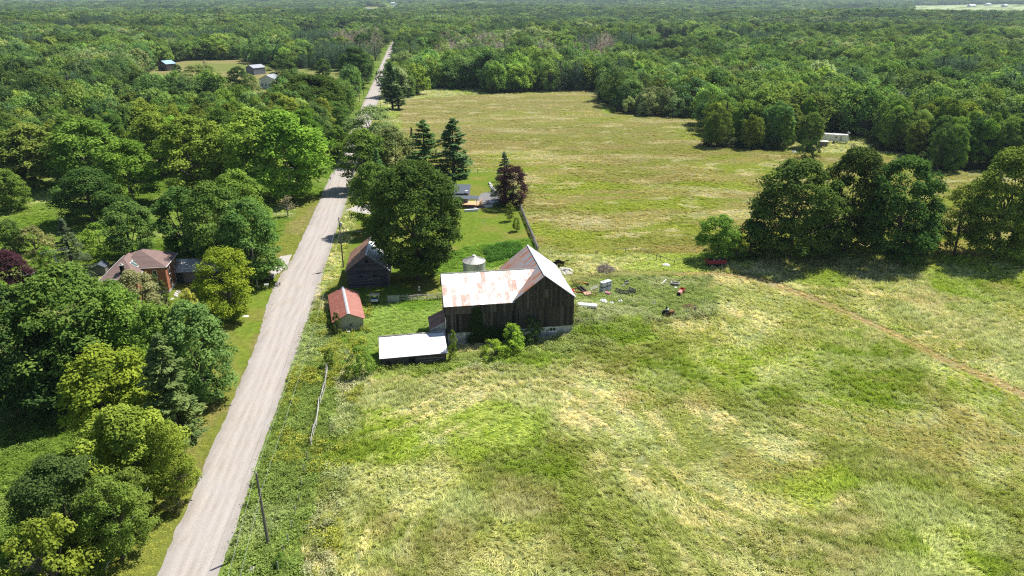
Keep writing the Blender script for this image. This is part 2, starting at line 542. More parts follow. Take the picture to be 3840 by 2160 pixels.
Z_FARM = gpoly([(345, 190), (440, 156), (600, 150), (700, 168), (880, 180), (884, 262), (840, 275), (724, 268), (708, 338), (628, 338), (600, 292), (500, 278), (430, 290), (335, 268)])
Z_CLEAR = [Z_FARM, gpoly([(742, 84), (884, 80), (886, 112), (742, 118)]), gpoly([(632, 66), (650, 64), (650, 90), (632, 90)]),
           gpoly([(1628, 95), (1742, 95), (1742, 126), (1640, 126)]), gpoly([(2285, 14), (2640, 10), (2640, 47), (2300, 46)]),
           gpoly([(905, 17), (962, 16), (962, 40), (905, 40)]), gpoly([(0, 463), (150, 470), (165, 560), (60, 600), (-60, 600)]),
           gpoly([(1965, 384), (1990, 362), (2050, 348), (2062, 330), (2185, 345), (2200, 395), (2060, 405)]),
           gpoly([(255, 288), (305, 288), (310, 300), (255, 302)]), gpoly([(965, 8), (1010, 8), (1010, 34), (965, 34)]), gpoly([(628, 106), (662, 105), (664, 134), (628, 134)])]
Z_DEAD = [gpoly([(1060, 170), (1120, 118), (1290, 108), (1300, 150), (1120, 185)]), gpoly([(1330, 145), (1470, 115), (1560, 125), (1540, 175), (1340, 185)]),
          gpoly([(830, 130), (960, 95), (965, 150), (860, 160)]), gpoly([(2230, 300), (2330, 270), (2340, 330), (2240, 350)])]

def mixv(a, b, t):
    t = np.asarray(t)[..., None]
    return a * (1 - t) + np.asarray(b) * t

TRACK = [a2(1690, 690), a2(1800, 690), a2(1900, 700), a2(2010, 738), a2(2140, 792), a2(2280, 860), a2(2420, 928), a2(2620, 1012)]
TRACK2 = [a2(1445, 700), a2(1560, 688), a2(1690, 688)]

def polyline_dist(x, y, pts):
    d = np.full(np.shape(x), 1e9)
    for p, q in zip(pts[:-1], pts[1:]):
        ax, ay, bx, by = p[0], p[1], q[0], q[1]
        L2 = (bx - ax) ** 2 + (by - ay) ** 2
        t = np.clip(((x - ax) * (bx - ax) + (y - ay) * (by - ay)) / L2, 0, 1)
        d = np.minimum(d, np.hypot(x - ax - t * (bx - ax), y - ay - t * (by - ay)))
    return d

def cover(x, y):
    """albedo of the ground cover and how tall it grows (metres)"""
    x = np.asarray(x, float); y = np.asarray(y, float)
    wx = x + 5 * (fbm(x, y, 14, 2, 5) - .5); wy = y + 5 * (fbm(x, y, 14, 2, 9) - .5)
    d = np.hypot(x, y)
    # foreground meadow of tall mixed grass
    ang = 2.2 * (fbm(x, y, 60, 2, 77) - .5) + .5
    wx = wx + 2.5 * (fbm(x, y, 4, 2, 6) - .5); wy = wy + 2.5 * (fbm(x, y, 4, 2, 7) - .5)
    sx = np.cos(ang) * wx + np.sin(ang) * wy; sy = -np.sin(ang) * wx + np.cos(ang) * wy
    n1 = fbm(wx, wy, 16, 4, 1); n2 = fbm(sx * .35, sy * 1.3, 5.0, 4, 2); n3 = fbm(wx, wy, 6, 3, 3); n4 = fbm(wx, wy, 34, 3, 4)
    c = np.zeros(x.shape + (3,)) + np.array([.155, .188, .05])
    c = mixv(c, (.125, .19, .022), sstep(.5, .66, n1) * .8)
    wisp = fbm(sx * .5, sy * 1.3, 2.4, 5, 2)
    c = mixv(c, (.33, .325, .185), sstep(.47, .6, wisp) * (.25 + .7 * sstep(.40, .58, n4)))
    c = mixv(c, (.26, .275, .15), sstep(.44, .6, n4) * .45)
    c = mixv(c, (.25, .285, .14), sstep(.5, .68, n3) * .6)
    c = mixv(c, (.24, .2, .11), sstep(.6, .74, fbm(wx, wy, 9, 4, 31)) * .3)
    c = mixv(c, (.145, .215, .02), sstep(.62, .72, fbm(wx, wy, 17, 3, 32)) * .7)
    hh = .55 + .3 * n1
    # hayfield behind the barn
    hf = inpoly(x, y, Z_HAY)
    m1 = fbm(wx * .6, wy * 1.0, 26, 4, 41); m2 = fbm(wx * .45, wy * 1.2, 9, 4, 42); m3 = fbm(wx * .4, wy * 1.4, 13, 3, 43)
    ch = np.zeros(x.shape + (3,)) + np.array([.152, .166, .042])
    ch = mixv(ch, (.15, .19, .028), sstep(.46, .64, m1) * .85)
    ch = mixv(ch, (.215, .175, .085), sstep(.48, .66, m2) * .55)
    ch = mixv(ch, (.28, .265, .14), sstep(.62, .76, m3) * .6)
    far = sstep(250, 400, y)
    ch = mixv(ch, (.22, .195, .095), far * .4)
    ch = mixv(ch, (.31, .29, .165), sstep(.66, .76, fbm(wx * .5, wy * 1.5, 5, 3, 45)) * .75)
    c = np.where(hf[..., None], ch, c); hh = np.where(hf, .3 + .2 * m1, hh)
    # west of the road
    left = x < xroad(y) - 3
    cl = np.zeros(x.shape + (3,)) + np.array([.12, .18, .035])
    cl = mixv(cl, (.2, .23, .09), sstep(.5, .68, n2) * .8)
    cl = mixv(cl, (.085, .14, .02), sstep(.55, .7, n1))
    c = np.where(left[..., None], cl, c); hh = np.where(left, .45, hh)
    # verges
    dr = x - xroad(y); rh = rhalf(y)
    vr = (dr > 0) & (dr < rh + 8.5 + 2 * (n3 - .5)) & (y < 122)
    cv = np.zeros(x.shape + (3,)) + np.array([.135, .19, .045])
    cv = mixv(cv, (.19, .24, .09), sstep(.5, .66, fbm(x, y, 7, 3, 51)) * .8)
    c = np.where(vr[..., None], cv, c); hh = np.where(vr, .5, hh)
    vl = (dr < 0) & (dr > -rh - 5.5) & (y < 205)
    cw = np.zeros(x.shape + (3,)) + np.array([.15, .17, .035])
    cw = mixv(cw, (.2, .17, .075), sstep(.5, .66, fbm(x * 1.5, y * .5, 4, 3, 52)) * .6)
    c = np.where(vl[..., None], cw, c); hh = np.where(vl, .12, hh)
    for Z, base, b2, ht in ((Z_LAWN, (.125, .18, .024), (.17, .18, .04), .06), (Z_LAWN2, (.135, .19, .026), (.17, .18, .04), .06), (Z_GARDEN, (.115, .2, .028), (.08, .15, .02), .22),
                            (Z_YARD, (.10, .18, .024), (.15, .22, .05), .28), (Z_JUNK, (.16, .21, .06), (.23, .26, .12), .32), (Z_LUSH, (.145, .21, .03), (.19, .235, .07), .5)):
        k = inpoly(x + 9 * (fbm(x, y, 5, 3, 15) - .5), y + 9 * (fbm(x, y, 5, 3, 16) - .5), Z) if Z in (Z_JUNK, Z_LUSH) else inpoly(wx * .3 + x * .7, wy * .3 + y * .7, Z)
        cz = mixv(np.zeros(x.shape + (3,)) + np.array(base), b2, sstep(.4, .68, fbm(x, y, 6, 4, 61)))
        c = np.where(k[..., None], cz, c); hh = np.where(k, ht, hh)
    k = inpoly(x, y, Z_TALLVEG); c = np.where(k[..., None], np.array([.06, .14, .025]), c); hh = np.where(k, .9, hh)
    # tracks worn in the grass
    td = polyline_dist(x, y, TRACK) + .6 * (n3 - .5)
    tt = (1 - sstep(.35, .7, np.abs(td - .75))) + .35 * (1 - sstep(.3, .7, td)); tt = np.clip(tt, 0, 1) * (.55 + .9 * np.clip(fbm(x, y, 5, 3, 97) - .2, 0, .5))
    c = mixv(c, (.29, .21, .11), tt * .95); hh = hh * (1 - .95 * tt)
    td = polyline_dist(x, y, TRACK2) + 1.2 * (n3 - .5)
    tt = 1 - sstep(.8, 2.6, td)
    c = mixv(c, (.2, .2, .07), tt * .8); hh = hh * (1 - .75 * tt)
    # trampled straw by the wagon
    tt = (1 - sstep(2, 7, np.hypot((x - 41) * .6, y - 137))) * sstep(.4, .6, n2)
    c = mixv(c, (.33, .27, .13), tt * .35)
    # forest floor, far farmland
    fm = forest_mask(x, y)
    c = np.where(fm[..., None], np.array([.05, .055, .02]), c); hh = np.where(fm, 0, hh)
    for i, Z in enumerate(Z_CLEAR[:6]):
        k = inpoly(x, y, Z)
        base = [(.22, .2, .085), (.19, .2, .07), (.25, .19, .12), (.26, .23, .1), (.34, .4, .22), (.27, .25, .11)][i]
        cz = mixv(np.zeros(x.shape + (3,)) + np.array(base), (.14, .18, .05), sstep(.42, .62, fbm(x, y, 25, 4, 71)) * .8)
        c = np.where(k[..., None], cz, c); hh = np.where(k, .15, hh)
    return c, hh

F_RIGHT0 = None
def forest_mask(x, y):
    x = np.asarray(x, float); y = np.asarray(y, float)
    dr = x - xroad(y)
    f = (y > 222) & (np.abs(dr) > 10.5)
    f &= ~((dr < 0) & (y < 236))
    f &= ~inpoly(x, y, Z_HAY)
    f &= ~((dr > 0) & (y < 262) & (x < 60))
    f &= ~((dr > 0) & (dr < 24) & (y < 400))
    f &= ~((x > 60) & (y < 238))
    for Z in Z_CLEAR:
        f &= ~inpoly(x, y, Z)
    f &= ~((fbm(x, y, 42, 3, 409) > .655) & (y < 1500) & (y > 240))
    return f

# ------------------------------------------------------------------ the ground sheet
def grid_axis(vals):
    return np.array(vals)
ys = list(np.arange(-60, 40, 5.0)) + list(np.arange(40, 250, .8)) + list(np.arange(250, 520, 2.0))
y_ = 520.0; st = 3.0
while y_ < 9000:
    ys.append(y_); y_ += st; st *= 1.035
nx = 281
tx = np.linspace(-1, 1, nx); tx = np.sign(tx) * (.55 * np.abs(tx) + .45 * np.abs(tx) ** 2.2)
YY, TX = np.meshgrid(np.array(ys), tx, indexing='ij')
W = 100 + .98 * np.clip(YY, 0, None)
XX = TX * W
HH = hgt(XX, YY)
gm = bpy.data.meshes.new("ground")
nv = XX.size; nr = len(ys)
gm.vertices.add(nv)
gm.vertices.foreach_set("co", np.stack([XX, YY, HH], -1).reshape(-1).astype(np.float32))
ii, jj = np.meshgrid(np.arange(nr - 1), np.arange(nx - 1), indexing='ij')
a_ = (ii * nx + jj).reshape(-1)
quads = np.stack([a_, a_ + 1, a_ + nx + 1, a_ + nx], -1).reshape(-1)
nq = len(a_)
gm.loops.add(nq * 4); gm.loops.foreach_set("vertex_index", quads.astype(np.int32))
gm.polygons.add(nq); gm.polygons.foreach_set("loop_start", (np.arange(nq) * 4).astype(np.int32))
gm.polygons.foreach_set("use_smooth", np.ones(nq, bool))
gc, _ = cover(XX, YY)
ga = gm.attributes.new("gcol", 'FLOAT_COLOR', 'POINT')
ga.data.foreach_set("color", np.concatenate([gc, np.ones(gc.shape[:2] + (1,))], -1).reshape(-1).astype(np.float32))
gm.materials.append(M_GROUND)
gm.update(); gm.validate()
ground = link(bpy.data.objects.new("ground", gm)); tag(ground, kind="structure", label="grassy farmland and forest floor reaching to the horizon")

# gravel road
def strip(name, ylist, left, right, ncross, mat, lift, crown=0.0, label=None):
    vs = []; fs = []; ac = []
    for y in ylist:
        xl, xr = left(y), right(y)
        for k in range(ncross):
            t = k / (ncross - 1)
            x = xl + (xr - xl) * t
            vs.append((x, y, float(hgt(x, y)) + lift + crown * (1 - (2 * t - 1) ** 2))); ac.append(t)
    for i in range(len(ylist) - 1):
        for k in range(ncross - 1):
            a = i * ncross + k
            fs.append((a, a + 1, a + ncross + 1, a + ncross))
    me = bpy.data.meshes.new(name); me.from_pydata(vs, [], fs)
    at_ = me.attributes.new("across", 'FLOAT', 'POINT'); at_.data.foreach_set("value", ac)
    me.polygons.foreach_set("use_smooth", [True] * len(fs))
    me.materials.append(mat)
    o = link(bpy.data.objects.new(name, me)); tag(o, label=label, kind="structure")
    return o
ry = list(np.arange(-40, 300, .7)) + list(np.arange(300, 700, 3.0)) + list(np.arange(700, 2600, 12.0))
def edge(y, s):
    n = (float(fbm(y, s * 50 + .5, 14, 3, 81)) - .5) * .5 + (float(vnoise(y * 1.3, s * 9 + .3, 82)) - .5) * .4
    w = float(rhalf(y)) + n
    if s > 0: w += 1.2 * float(sstep(114, 126, y)) * (1 - float(sstep(128, 142, y)))            # entrance to the barnyard
    else: w += 1.5 * float(sstep(108, 128, y)) * (1 - float(sstep(132, 158, y)))                # wide apron by the brick house
    return float(xroad(y)) + s * w
strip("road", ry, lambda y: edge(y, -1), lambda y: edge(y, 1), 15, M_ROAD, .05, .07, "straight pale gravel road with worn wheel tracks")

def sheet(name, poly, mat, lift, label=None):
    c = Vector((sum(p[0] for p in poly) / len(poly), sum(p[1] for p in poly) / len(poly), 0))
    mb = MB(); vs = []; fs = []
    P = []
    for i in range(len(poly)):                                        # subdivide and roughen the outline
        p = Vector(poly[i][:2] + (0,)) if isinstance(poly[i], tuple) else Vector((poly[i][0], poly[i][1], 0))
        q0 = poly[(i + 1) % len(poly)]; q = Vector((q0[0], q0[1], 0))
        n = max(1, int((q - p).length / .8))
        for k in range(n):
            r_ = p.lerp(q, k / n); s = .25 * (rnd.random() - .5)
            P.append(r_ + (r_ - c).normalized() * s)
    for p in P: vs.append((p.x, p.y, float(hgt(p.x, p.y)) + lift))
    vs.append((c.x, c.y, float(hgt(c.x, c.y)) + lift))
    for i in range(len(P)): fs.append((i, (i + 1) % len(P), len(P)))
    mb.add(vs, fs)
    o = link(bpy.data.objects.new(name, mb.mesh(name, mat))); tag(o, label=label, kind="structure")
    return o
sheet("driveway", Z_DRIVEL, M_GRAVEL, .03, "pale gravel driveway beside the parked dark car")
sheet("patio", Z_PATIO, M_GREYGRAVEL, .03, "grey crushed stone patio beside the grey-roofed house")
sheet("driveway", Z_DRIVE2, M_GRAVEL, .034, "short gravel driveway leading to the grey-roofed house")

# ------------------------------------------------------------------ plants: leaf clouds built as many small faces
def norm(a):
    return a / np.maximum(np.linalg.norm(a, axis=-1, keepdims=True), 1e-9)

def leaf_mesh(name, pos, nrm, size, lv, mats, g, aspect=.62, extra=None, length_dir=None):
    """one small folded leaf face per point; extra = (verts, faces) for wood in the second material"""
    n = len(pos)
    r_ = norm(g.normal(size=(n, 3)))
    if length_dir is not None: r_ = norm(length_dir + .25 * r_)
    t = norm(np.cross(nrm, r_)); b = np.cross(t, nrm)
    s = size[:, None]
    a = pos + b * s; c = pos - b * s
    dn = nrm * s * .22
    l_ = pos + t * s * aspect - dn; r2 = pos - t * s * aspect - dn
    V = np.stack([a, l_, c, r2], 1).reshape(-1, 3)
    idx = np.arange(n) * 4
    T = np.stack([idx, idx + 1, idx + 2, idx, idx + 2, idx + 3], 1).reshape(-1, 3)
    ne = 0; EF = []
    if extra is not None:
        ev, ef = extra; ne = len(V); V = np.concatenate([V, np.array([tuple(p) for p in ev], float)]); EF = [[i + ne for i in f] for f in ef]
    me = bpy.data.meshes.new(name)
    me.vertices.add(len(V)); me.vertices.foreach_set("co", V.reshape(-1).astype(np.float32))
    loops = T.reshape(-1).tolist(); starts = (np.arange(len(T)) * 3).tolist()
    k = len(loops)
    for f in EF:
        starts.append(k); loops += f; k += len(f)
    me.loops.add(len(loops)); me.loops.foreach_set("vertex_index", np.array(loops, np.int32))
    me.polygons.add(len(starts)); me.polygons.foreach_set("loop_start", np.array(starts, np.int32))
    mi = np.zeros(len(starts), np.int32); mi[len(T):] = 1
    for m in mats: me.materials.append(m)
    if len(mats) > 1: me.polygons.foreach_set("material_index", mi)
    at_ = me.attributes.new("lv", 'FLOAT', 'FACE')
    lvv = np.zeros(len(starts)); lvv[:len(T)] = np.repeat(lv, 2)
    at_.data.foreach_set("value", lvv.astype(np.float32))
    me.update(); me.validate()
    return me

def limb(mb, p, q, r0, r1, g, n=5, sag=.12):
    p = np.array(p, float); q = np.array(q, float); d = q - p; Ln = np.linalg.norm(d)
    pts = []; rad = []
    k = 4
    off = g.normal(size=3) * sag * Ln * .5
    for i in range(k + 1):
        t = i / k
        pts.append(p + d * t + off * math.sin(math.pi * t)); rad.append(r0 + (r1 - r0) * t)
    mb.path(pts, rad, n, cap=False)

def broadleaf(seed, H=14.0, Rr=5.0, zb=.16, nclump=95, nleaf=110, ls=.2, pw=.75, lump=.28, open_=0.0, flat=.75, wood_in=False, mats=None, drop=0.0, rcs=1.0, sq=2.3):
    """crown and trunk of a broadleaved tree; returns (crown mesh, trunk mesh or None)"""
    g = np.random.default_rng(seed)
    ph = g.uniform(0, 6.28, 6)
    C = []; RC = []
    while len(C) < nclump:
        t = g.random(); th = g.uniform(0, 2 * math.pi)
        prof = max(0.0, 1 - abs(2 * t ** pw - 1) ** sq) ** .5
        rad = Rr * prof * (1 + lump * math.sin(2 * th + ph[0] + 3 * t) + .5 * lump * math.sin(5 * th + ph[1]) + .35 * lump * math.sin(7 * t * 3 + ph[2]))
        k = math.sqrt(g.uniform(.5, 1.0))
        z = (zb + (1 - zb) * t) * H
        C.append((rad * k * math.cos(th), rad * k * math.sin(th), z - drop * rad * k)); RC.append(rcs * Rr * g.uniform(.2, .36) * (.7 + .3 * prof))
    C = np.array(C); RC = np.array(RC)
    n = nclump * nleaf
    ci = np.repeat(np.arange(nclump), nleaf)
    d = norm(g.normal(size=(n, 3))); d[:, 2] = np.where(d[:, 2] < -.25, -d[:, 2] * .6, d[:, 2])
    rr = RC[ci] * g.uniform(.55, 1.08, n)
    pos = C[ci] + d * rr[:, None] * np.array([1.02, 1.02, flat])
    if open_ > 0:
        keep = g.random(n) > open_; pos = pos[keep]; d = d[keep]; ci = ci[keep]; n = len(pos)
    nr = norm(d * .6 + np.array([0, 0, .6]) + g.normal(size=(n, 3)) * .3)
    cl = g.random(nclump)
    lv = np.clip(.55 * cl[ci] + .45 * g.random(n), 0, 1)
    size = ls * g.uniform(.7, 1.35, n)
    mb = MB()
    tr = .022 * H + .05
    top = np.array([g.normal() * .03 * H, g.normal() * .03 * H, H * (zb + (1 - zb) * .5)])
    mb.path([(0, 0, -.4), (0, 0, .03 * H), tuple(top * .5 + np.array([0, 0, 0])), tuple(top)], [tr * 1.5, tr, tr * .75, tr * .4], 7, cap=False)
    order = g.permutation(nclump)[:9 if not wood_in else 5]
    for j in order:
        f = g.uniform(.3, .85)
        limb(mb, top * f, C[j], tr * .45, tr * .1, g)
    mats = mats or [M_LEAF]
    if wood_in:
        return leaf_mesh("crown", pos, nr, size, lv, mats, g, extra=(mb.v, mb.f)), None
    return leaf_mesh("crown", pos, nr, size, lv, mats, g), mb.mesh("trunk", M_BARK, True)

def conifer(seed, H=18.0, Rr=4.2, zb=.12, tiers=15, per=6, nq=55, ls=.22, style='pine', wood_in=False, mats=None):
    g = np.random.default_rng(seed)
    P = []; D = []; LV = []; Nn = []
    mb = MB()
    tr = .017 * H + .04
    mb.path([(0, 0, -.4), (0, 0, H * .5), (0, 0, H * .98)], [tr * 1.3, tr * .7, .03], 6, cap=False)
    for i in range(tiers):
        t = (i + .5) / tiers
        z0 = (zb + (1 - zb) * t) * H
        for k in range(per):
            th = g.uniform(0, 6.283)
            if style == 'pine':
                Ln = Rr * (1 - t) ** .62 * g.uniform(.55, 1.12) * (1.0 if t > .15 else .75); slope = g.uniform(-.05, .22)
            else:
                Ln = Rr * (1 - t) ** .85 * g.uniform(.8, 1.08); slope = g.uniform(-.38, -.12)
            Ln = max(Ln, .35)
            dr = np.array([math.cos(th), math.sin(th), slope]); sd = np.array([-math.sin(th), math.cos(th), 0])
            z = z0 + g.normal() * .02 * H
            m = max(10, int(nq * (.35 + .65 * Ln / Rr)))
            s = g.uniform(.22, 1.0, m) ** .8
            wd = .26 * Ln * np.sin(np.pi * np.clip(s * .92, 0, 1)) + .12
            p = np.array([0, 0, z]) + dr * (Ln * s)[:, None] + sd * (wd * g.uniform(-1, 1, m))[:, None]
            p[:, 2] += (.14 if style == 'pine' else .1) * Ln * s ** 2 + g.normal(size=m) * .10 + .04 * Ln
            P.append(p); D.append(np.tile(dr, (m, 1)) + sd * g.normal(size=(m, 1)) * .6)
            Nn.append(np.tile([0, 0, 1.0], (m, 1)) + g.normal(size=(m, 3)) * .38 + .25 * dr)
            LV.append(np.clip(g.random() * .5 + .5 * g.random(m), 0, 1))
            if Ln > 1.0 and not wood_in and k % 2 == 0:
                mb.tube((0, 0, z), np.array([0, 0, z]) + dr * Ln * .8, .05, .015, 4, cap=False)
    P = np.concatenate(P); D = np.concatenate(D); Nn = norm(np.concatenate(Nn)); LV = np.concatenate(LV)
    size = ls * g.uniform(.8, 1.5, len(P))
    mats = mats or [M_LEAF]
    if wood_in:
        return leaf_mesh("crown", P, Nn, size, LV, mats, g, aspect=.4, extra=(mb.v, mb.f), length_dir=D), None
    return leaf_mesh("crown", P, Nn, size, LV, mats, g, aspect=.4, length_dir=D), mb.mesh("trunk", M_BARK, True)

def bare(seed, H=12.0, Rr=3.6, mats=None, n=650, wood_in=False):
    """dead or leafless tree: limbs and a haze of twigs"""
    g = np.random.default_rng(seed)
    mb = MB()
    mb.path([(0, 0, -.3), (0, 0, H * .4), (g.normal() * .3, g.normal() * .3, H * .95)], [.2, .14, .02], 5, cap=False)
    P = []; D = []
    for i in range(16):
        z0 = H * g.uniform(.25, .85); th = g.uniform(0, 6.28); up = g.uniform(.4, 1.3)
        Ln = Rr * g.uniform(.6, 1.15) * (1.15 - z0 / H)
        d = np.array([math.cos(th), math.sin(th), up]); q = np.array([0, 0, z0]) + d * Ln
        limb(mb, (0, 0, z0), q, .07, .015, g, 4)
        m = n // 16
        s = g.uniform(.25, 1.1, m)
        p = np.array([0, 0, z0]) + d * (Ln * s)[:, None] + g.normal(size=(m, 3)) * (.28 * Ln * s)[:, None]
        P.append(p); D.append(d + g.normal(size=(m, 3)) * .8)
    P = np.concatenate(P); D = norm(np.concatenate(D)); nr = norm(g.normal(size=P.shape))
    size = g.uniform(.25, .6, len(P)); lv = g.random(len(P))
    mats = mats or [M_LEAF]
    if wood_in:
        return leaf_mesh("crown", P, nr, size, lv, mats, g, aspect=.07, extra=(mb.v, mb.f), length_dir=D), None
    return leaf_mesh("crown", P, nr, size, lv, mats, g, aspect=.07, length_dir=D), mb.mesh("trunk", M_DEADBARK, True)

PROTO = {
    'round': [broadleaf(100 + i, nclump=125, nleaf=125, ls=.22, zb=.08, pw=.74, flat=.92, lump=.2) for i in range(3)],
    'oak': [broadleaf(120 + i, H=22, Rr=10.2, zb=.08, nclump=450, nleaf=100, ls=.28, pw=.95, lump=.1, flat=.75, rcs=.64, sq=1.9) for i in range(2)],
    'tall': [broadleaf(140 + i, H=16, Rr=4.2, zb=.08, nclump=120, nleaf=115, pw=.8, lump=.22, ls=.22, flat=1.1) for i in range(3)],
    'airy': [broadleaf(160 + i, H=14, Rr=5, zb=.12, nclump=110, nleaf=105, ls=.2, lump=.32, open_=.1, flat=.85) for i in range(3)],
    'open': [broadleaf(170 + i, H=18, Rr=7, zb=.05, nclump=250, nleaf=105, ls=.27, lump=.16, pw=.72, flat=.9, rcs=.8) for i in range(3)],
    'ovoid': [broadleaf(180 + i, H=12, Rr=4.6, zb=.06, nclump=130, nleaf=110, ls=.16, lump=.08, pw=.66, flat=.8) for i in range(2)],
    'bush': [broadleaf(200 + i, H=4, Rr=2.4, zb=.02, nclump=48, nleaf=80, ls=.12, lump=.3, pw=.55) for i in range(3)],
    'column': [broadleaf(220 + i, H=8, Rr=1.1, zb=.03, nclump=60, nleaf=70, ls=.11, lump=.06, pw=.55) for i in range(2)],
    'pine': [conifer(240 + i, tiers=17, per=9, nq=70, ls=.26) for i in range(3)],
    'spruce': [conifer(250 + i, H=14, Rr=3.6, zb=.04, tiers=18, per=8, nq=48, ls=.17, style='spruce') for i in range(2)],
    'bare': [bare(260 + i) for i in range(2)],
}
DIM = {'round': (14, 5.6), 'oak': (22, 11.2), 'tall': (16, 4.8), 'airy': (14, 5.6), 'open': (18, 7.8), 'ovoid': (12, 5.0), 'bush': (4, 2.8), 'column': (8, 1.25), 'pine': (18, 4.0), 'spruce': (14, 3.5), 'bare': (12, 3.5)}

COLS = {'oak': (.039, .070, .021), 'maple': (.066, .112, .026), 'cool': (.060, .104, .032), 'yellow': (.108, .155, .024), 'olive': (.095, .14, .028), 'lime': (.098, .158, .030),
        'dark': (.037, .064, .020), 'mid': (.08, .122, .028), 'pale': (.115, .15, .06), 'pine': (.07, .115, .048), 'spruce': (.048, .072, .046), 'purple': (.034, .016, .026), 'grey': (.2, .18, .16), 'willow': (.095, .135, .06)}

LEAF_GAIN = 2.2
WARM = (1.03, 1.0, .78)
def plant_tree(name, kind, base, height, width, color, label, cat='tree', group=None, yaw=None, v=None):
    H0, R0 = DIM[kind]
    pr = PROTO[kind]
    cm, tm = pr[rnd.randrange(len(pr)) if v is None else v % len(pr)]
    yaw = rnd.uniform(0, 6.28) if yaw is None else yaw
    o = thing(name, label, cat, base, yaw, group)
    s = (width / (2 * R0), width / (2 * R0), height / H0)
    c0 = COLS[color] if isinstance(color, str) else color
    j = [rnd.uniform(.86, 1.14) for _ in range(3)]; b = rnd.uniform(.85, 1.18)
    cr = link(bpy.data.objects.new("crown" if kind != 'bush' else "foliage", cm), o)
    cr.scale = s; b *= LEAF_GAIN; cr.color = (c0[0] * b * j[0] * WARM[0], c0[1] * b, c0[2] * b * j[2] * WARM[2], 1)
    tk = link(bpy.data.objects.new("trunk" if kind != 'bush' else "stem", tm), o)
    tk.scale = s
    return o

def tree_px(name, kind, bx, by, ty, w, color, label, cat='tree', group=None, v=None):
    """tree from the photo: foot, top and crown width in pixels of the 2576-wide view"""
    b = a2(bx, by)
    h = max(1.0, htop(ty * K, b))
    h = max(.8, h - .0)
    return plant_tree(name, kind, b, h, w * K / mpp((b[0], b[1], h * .6)), color, label, cat, group, v=v)

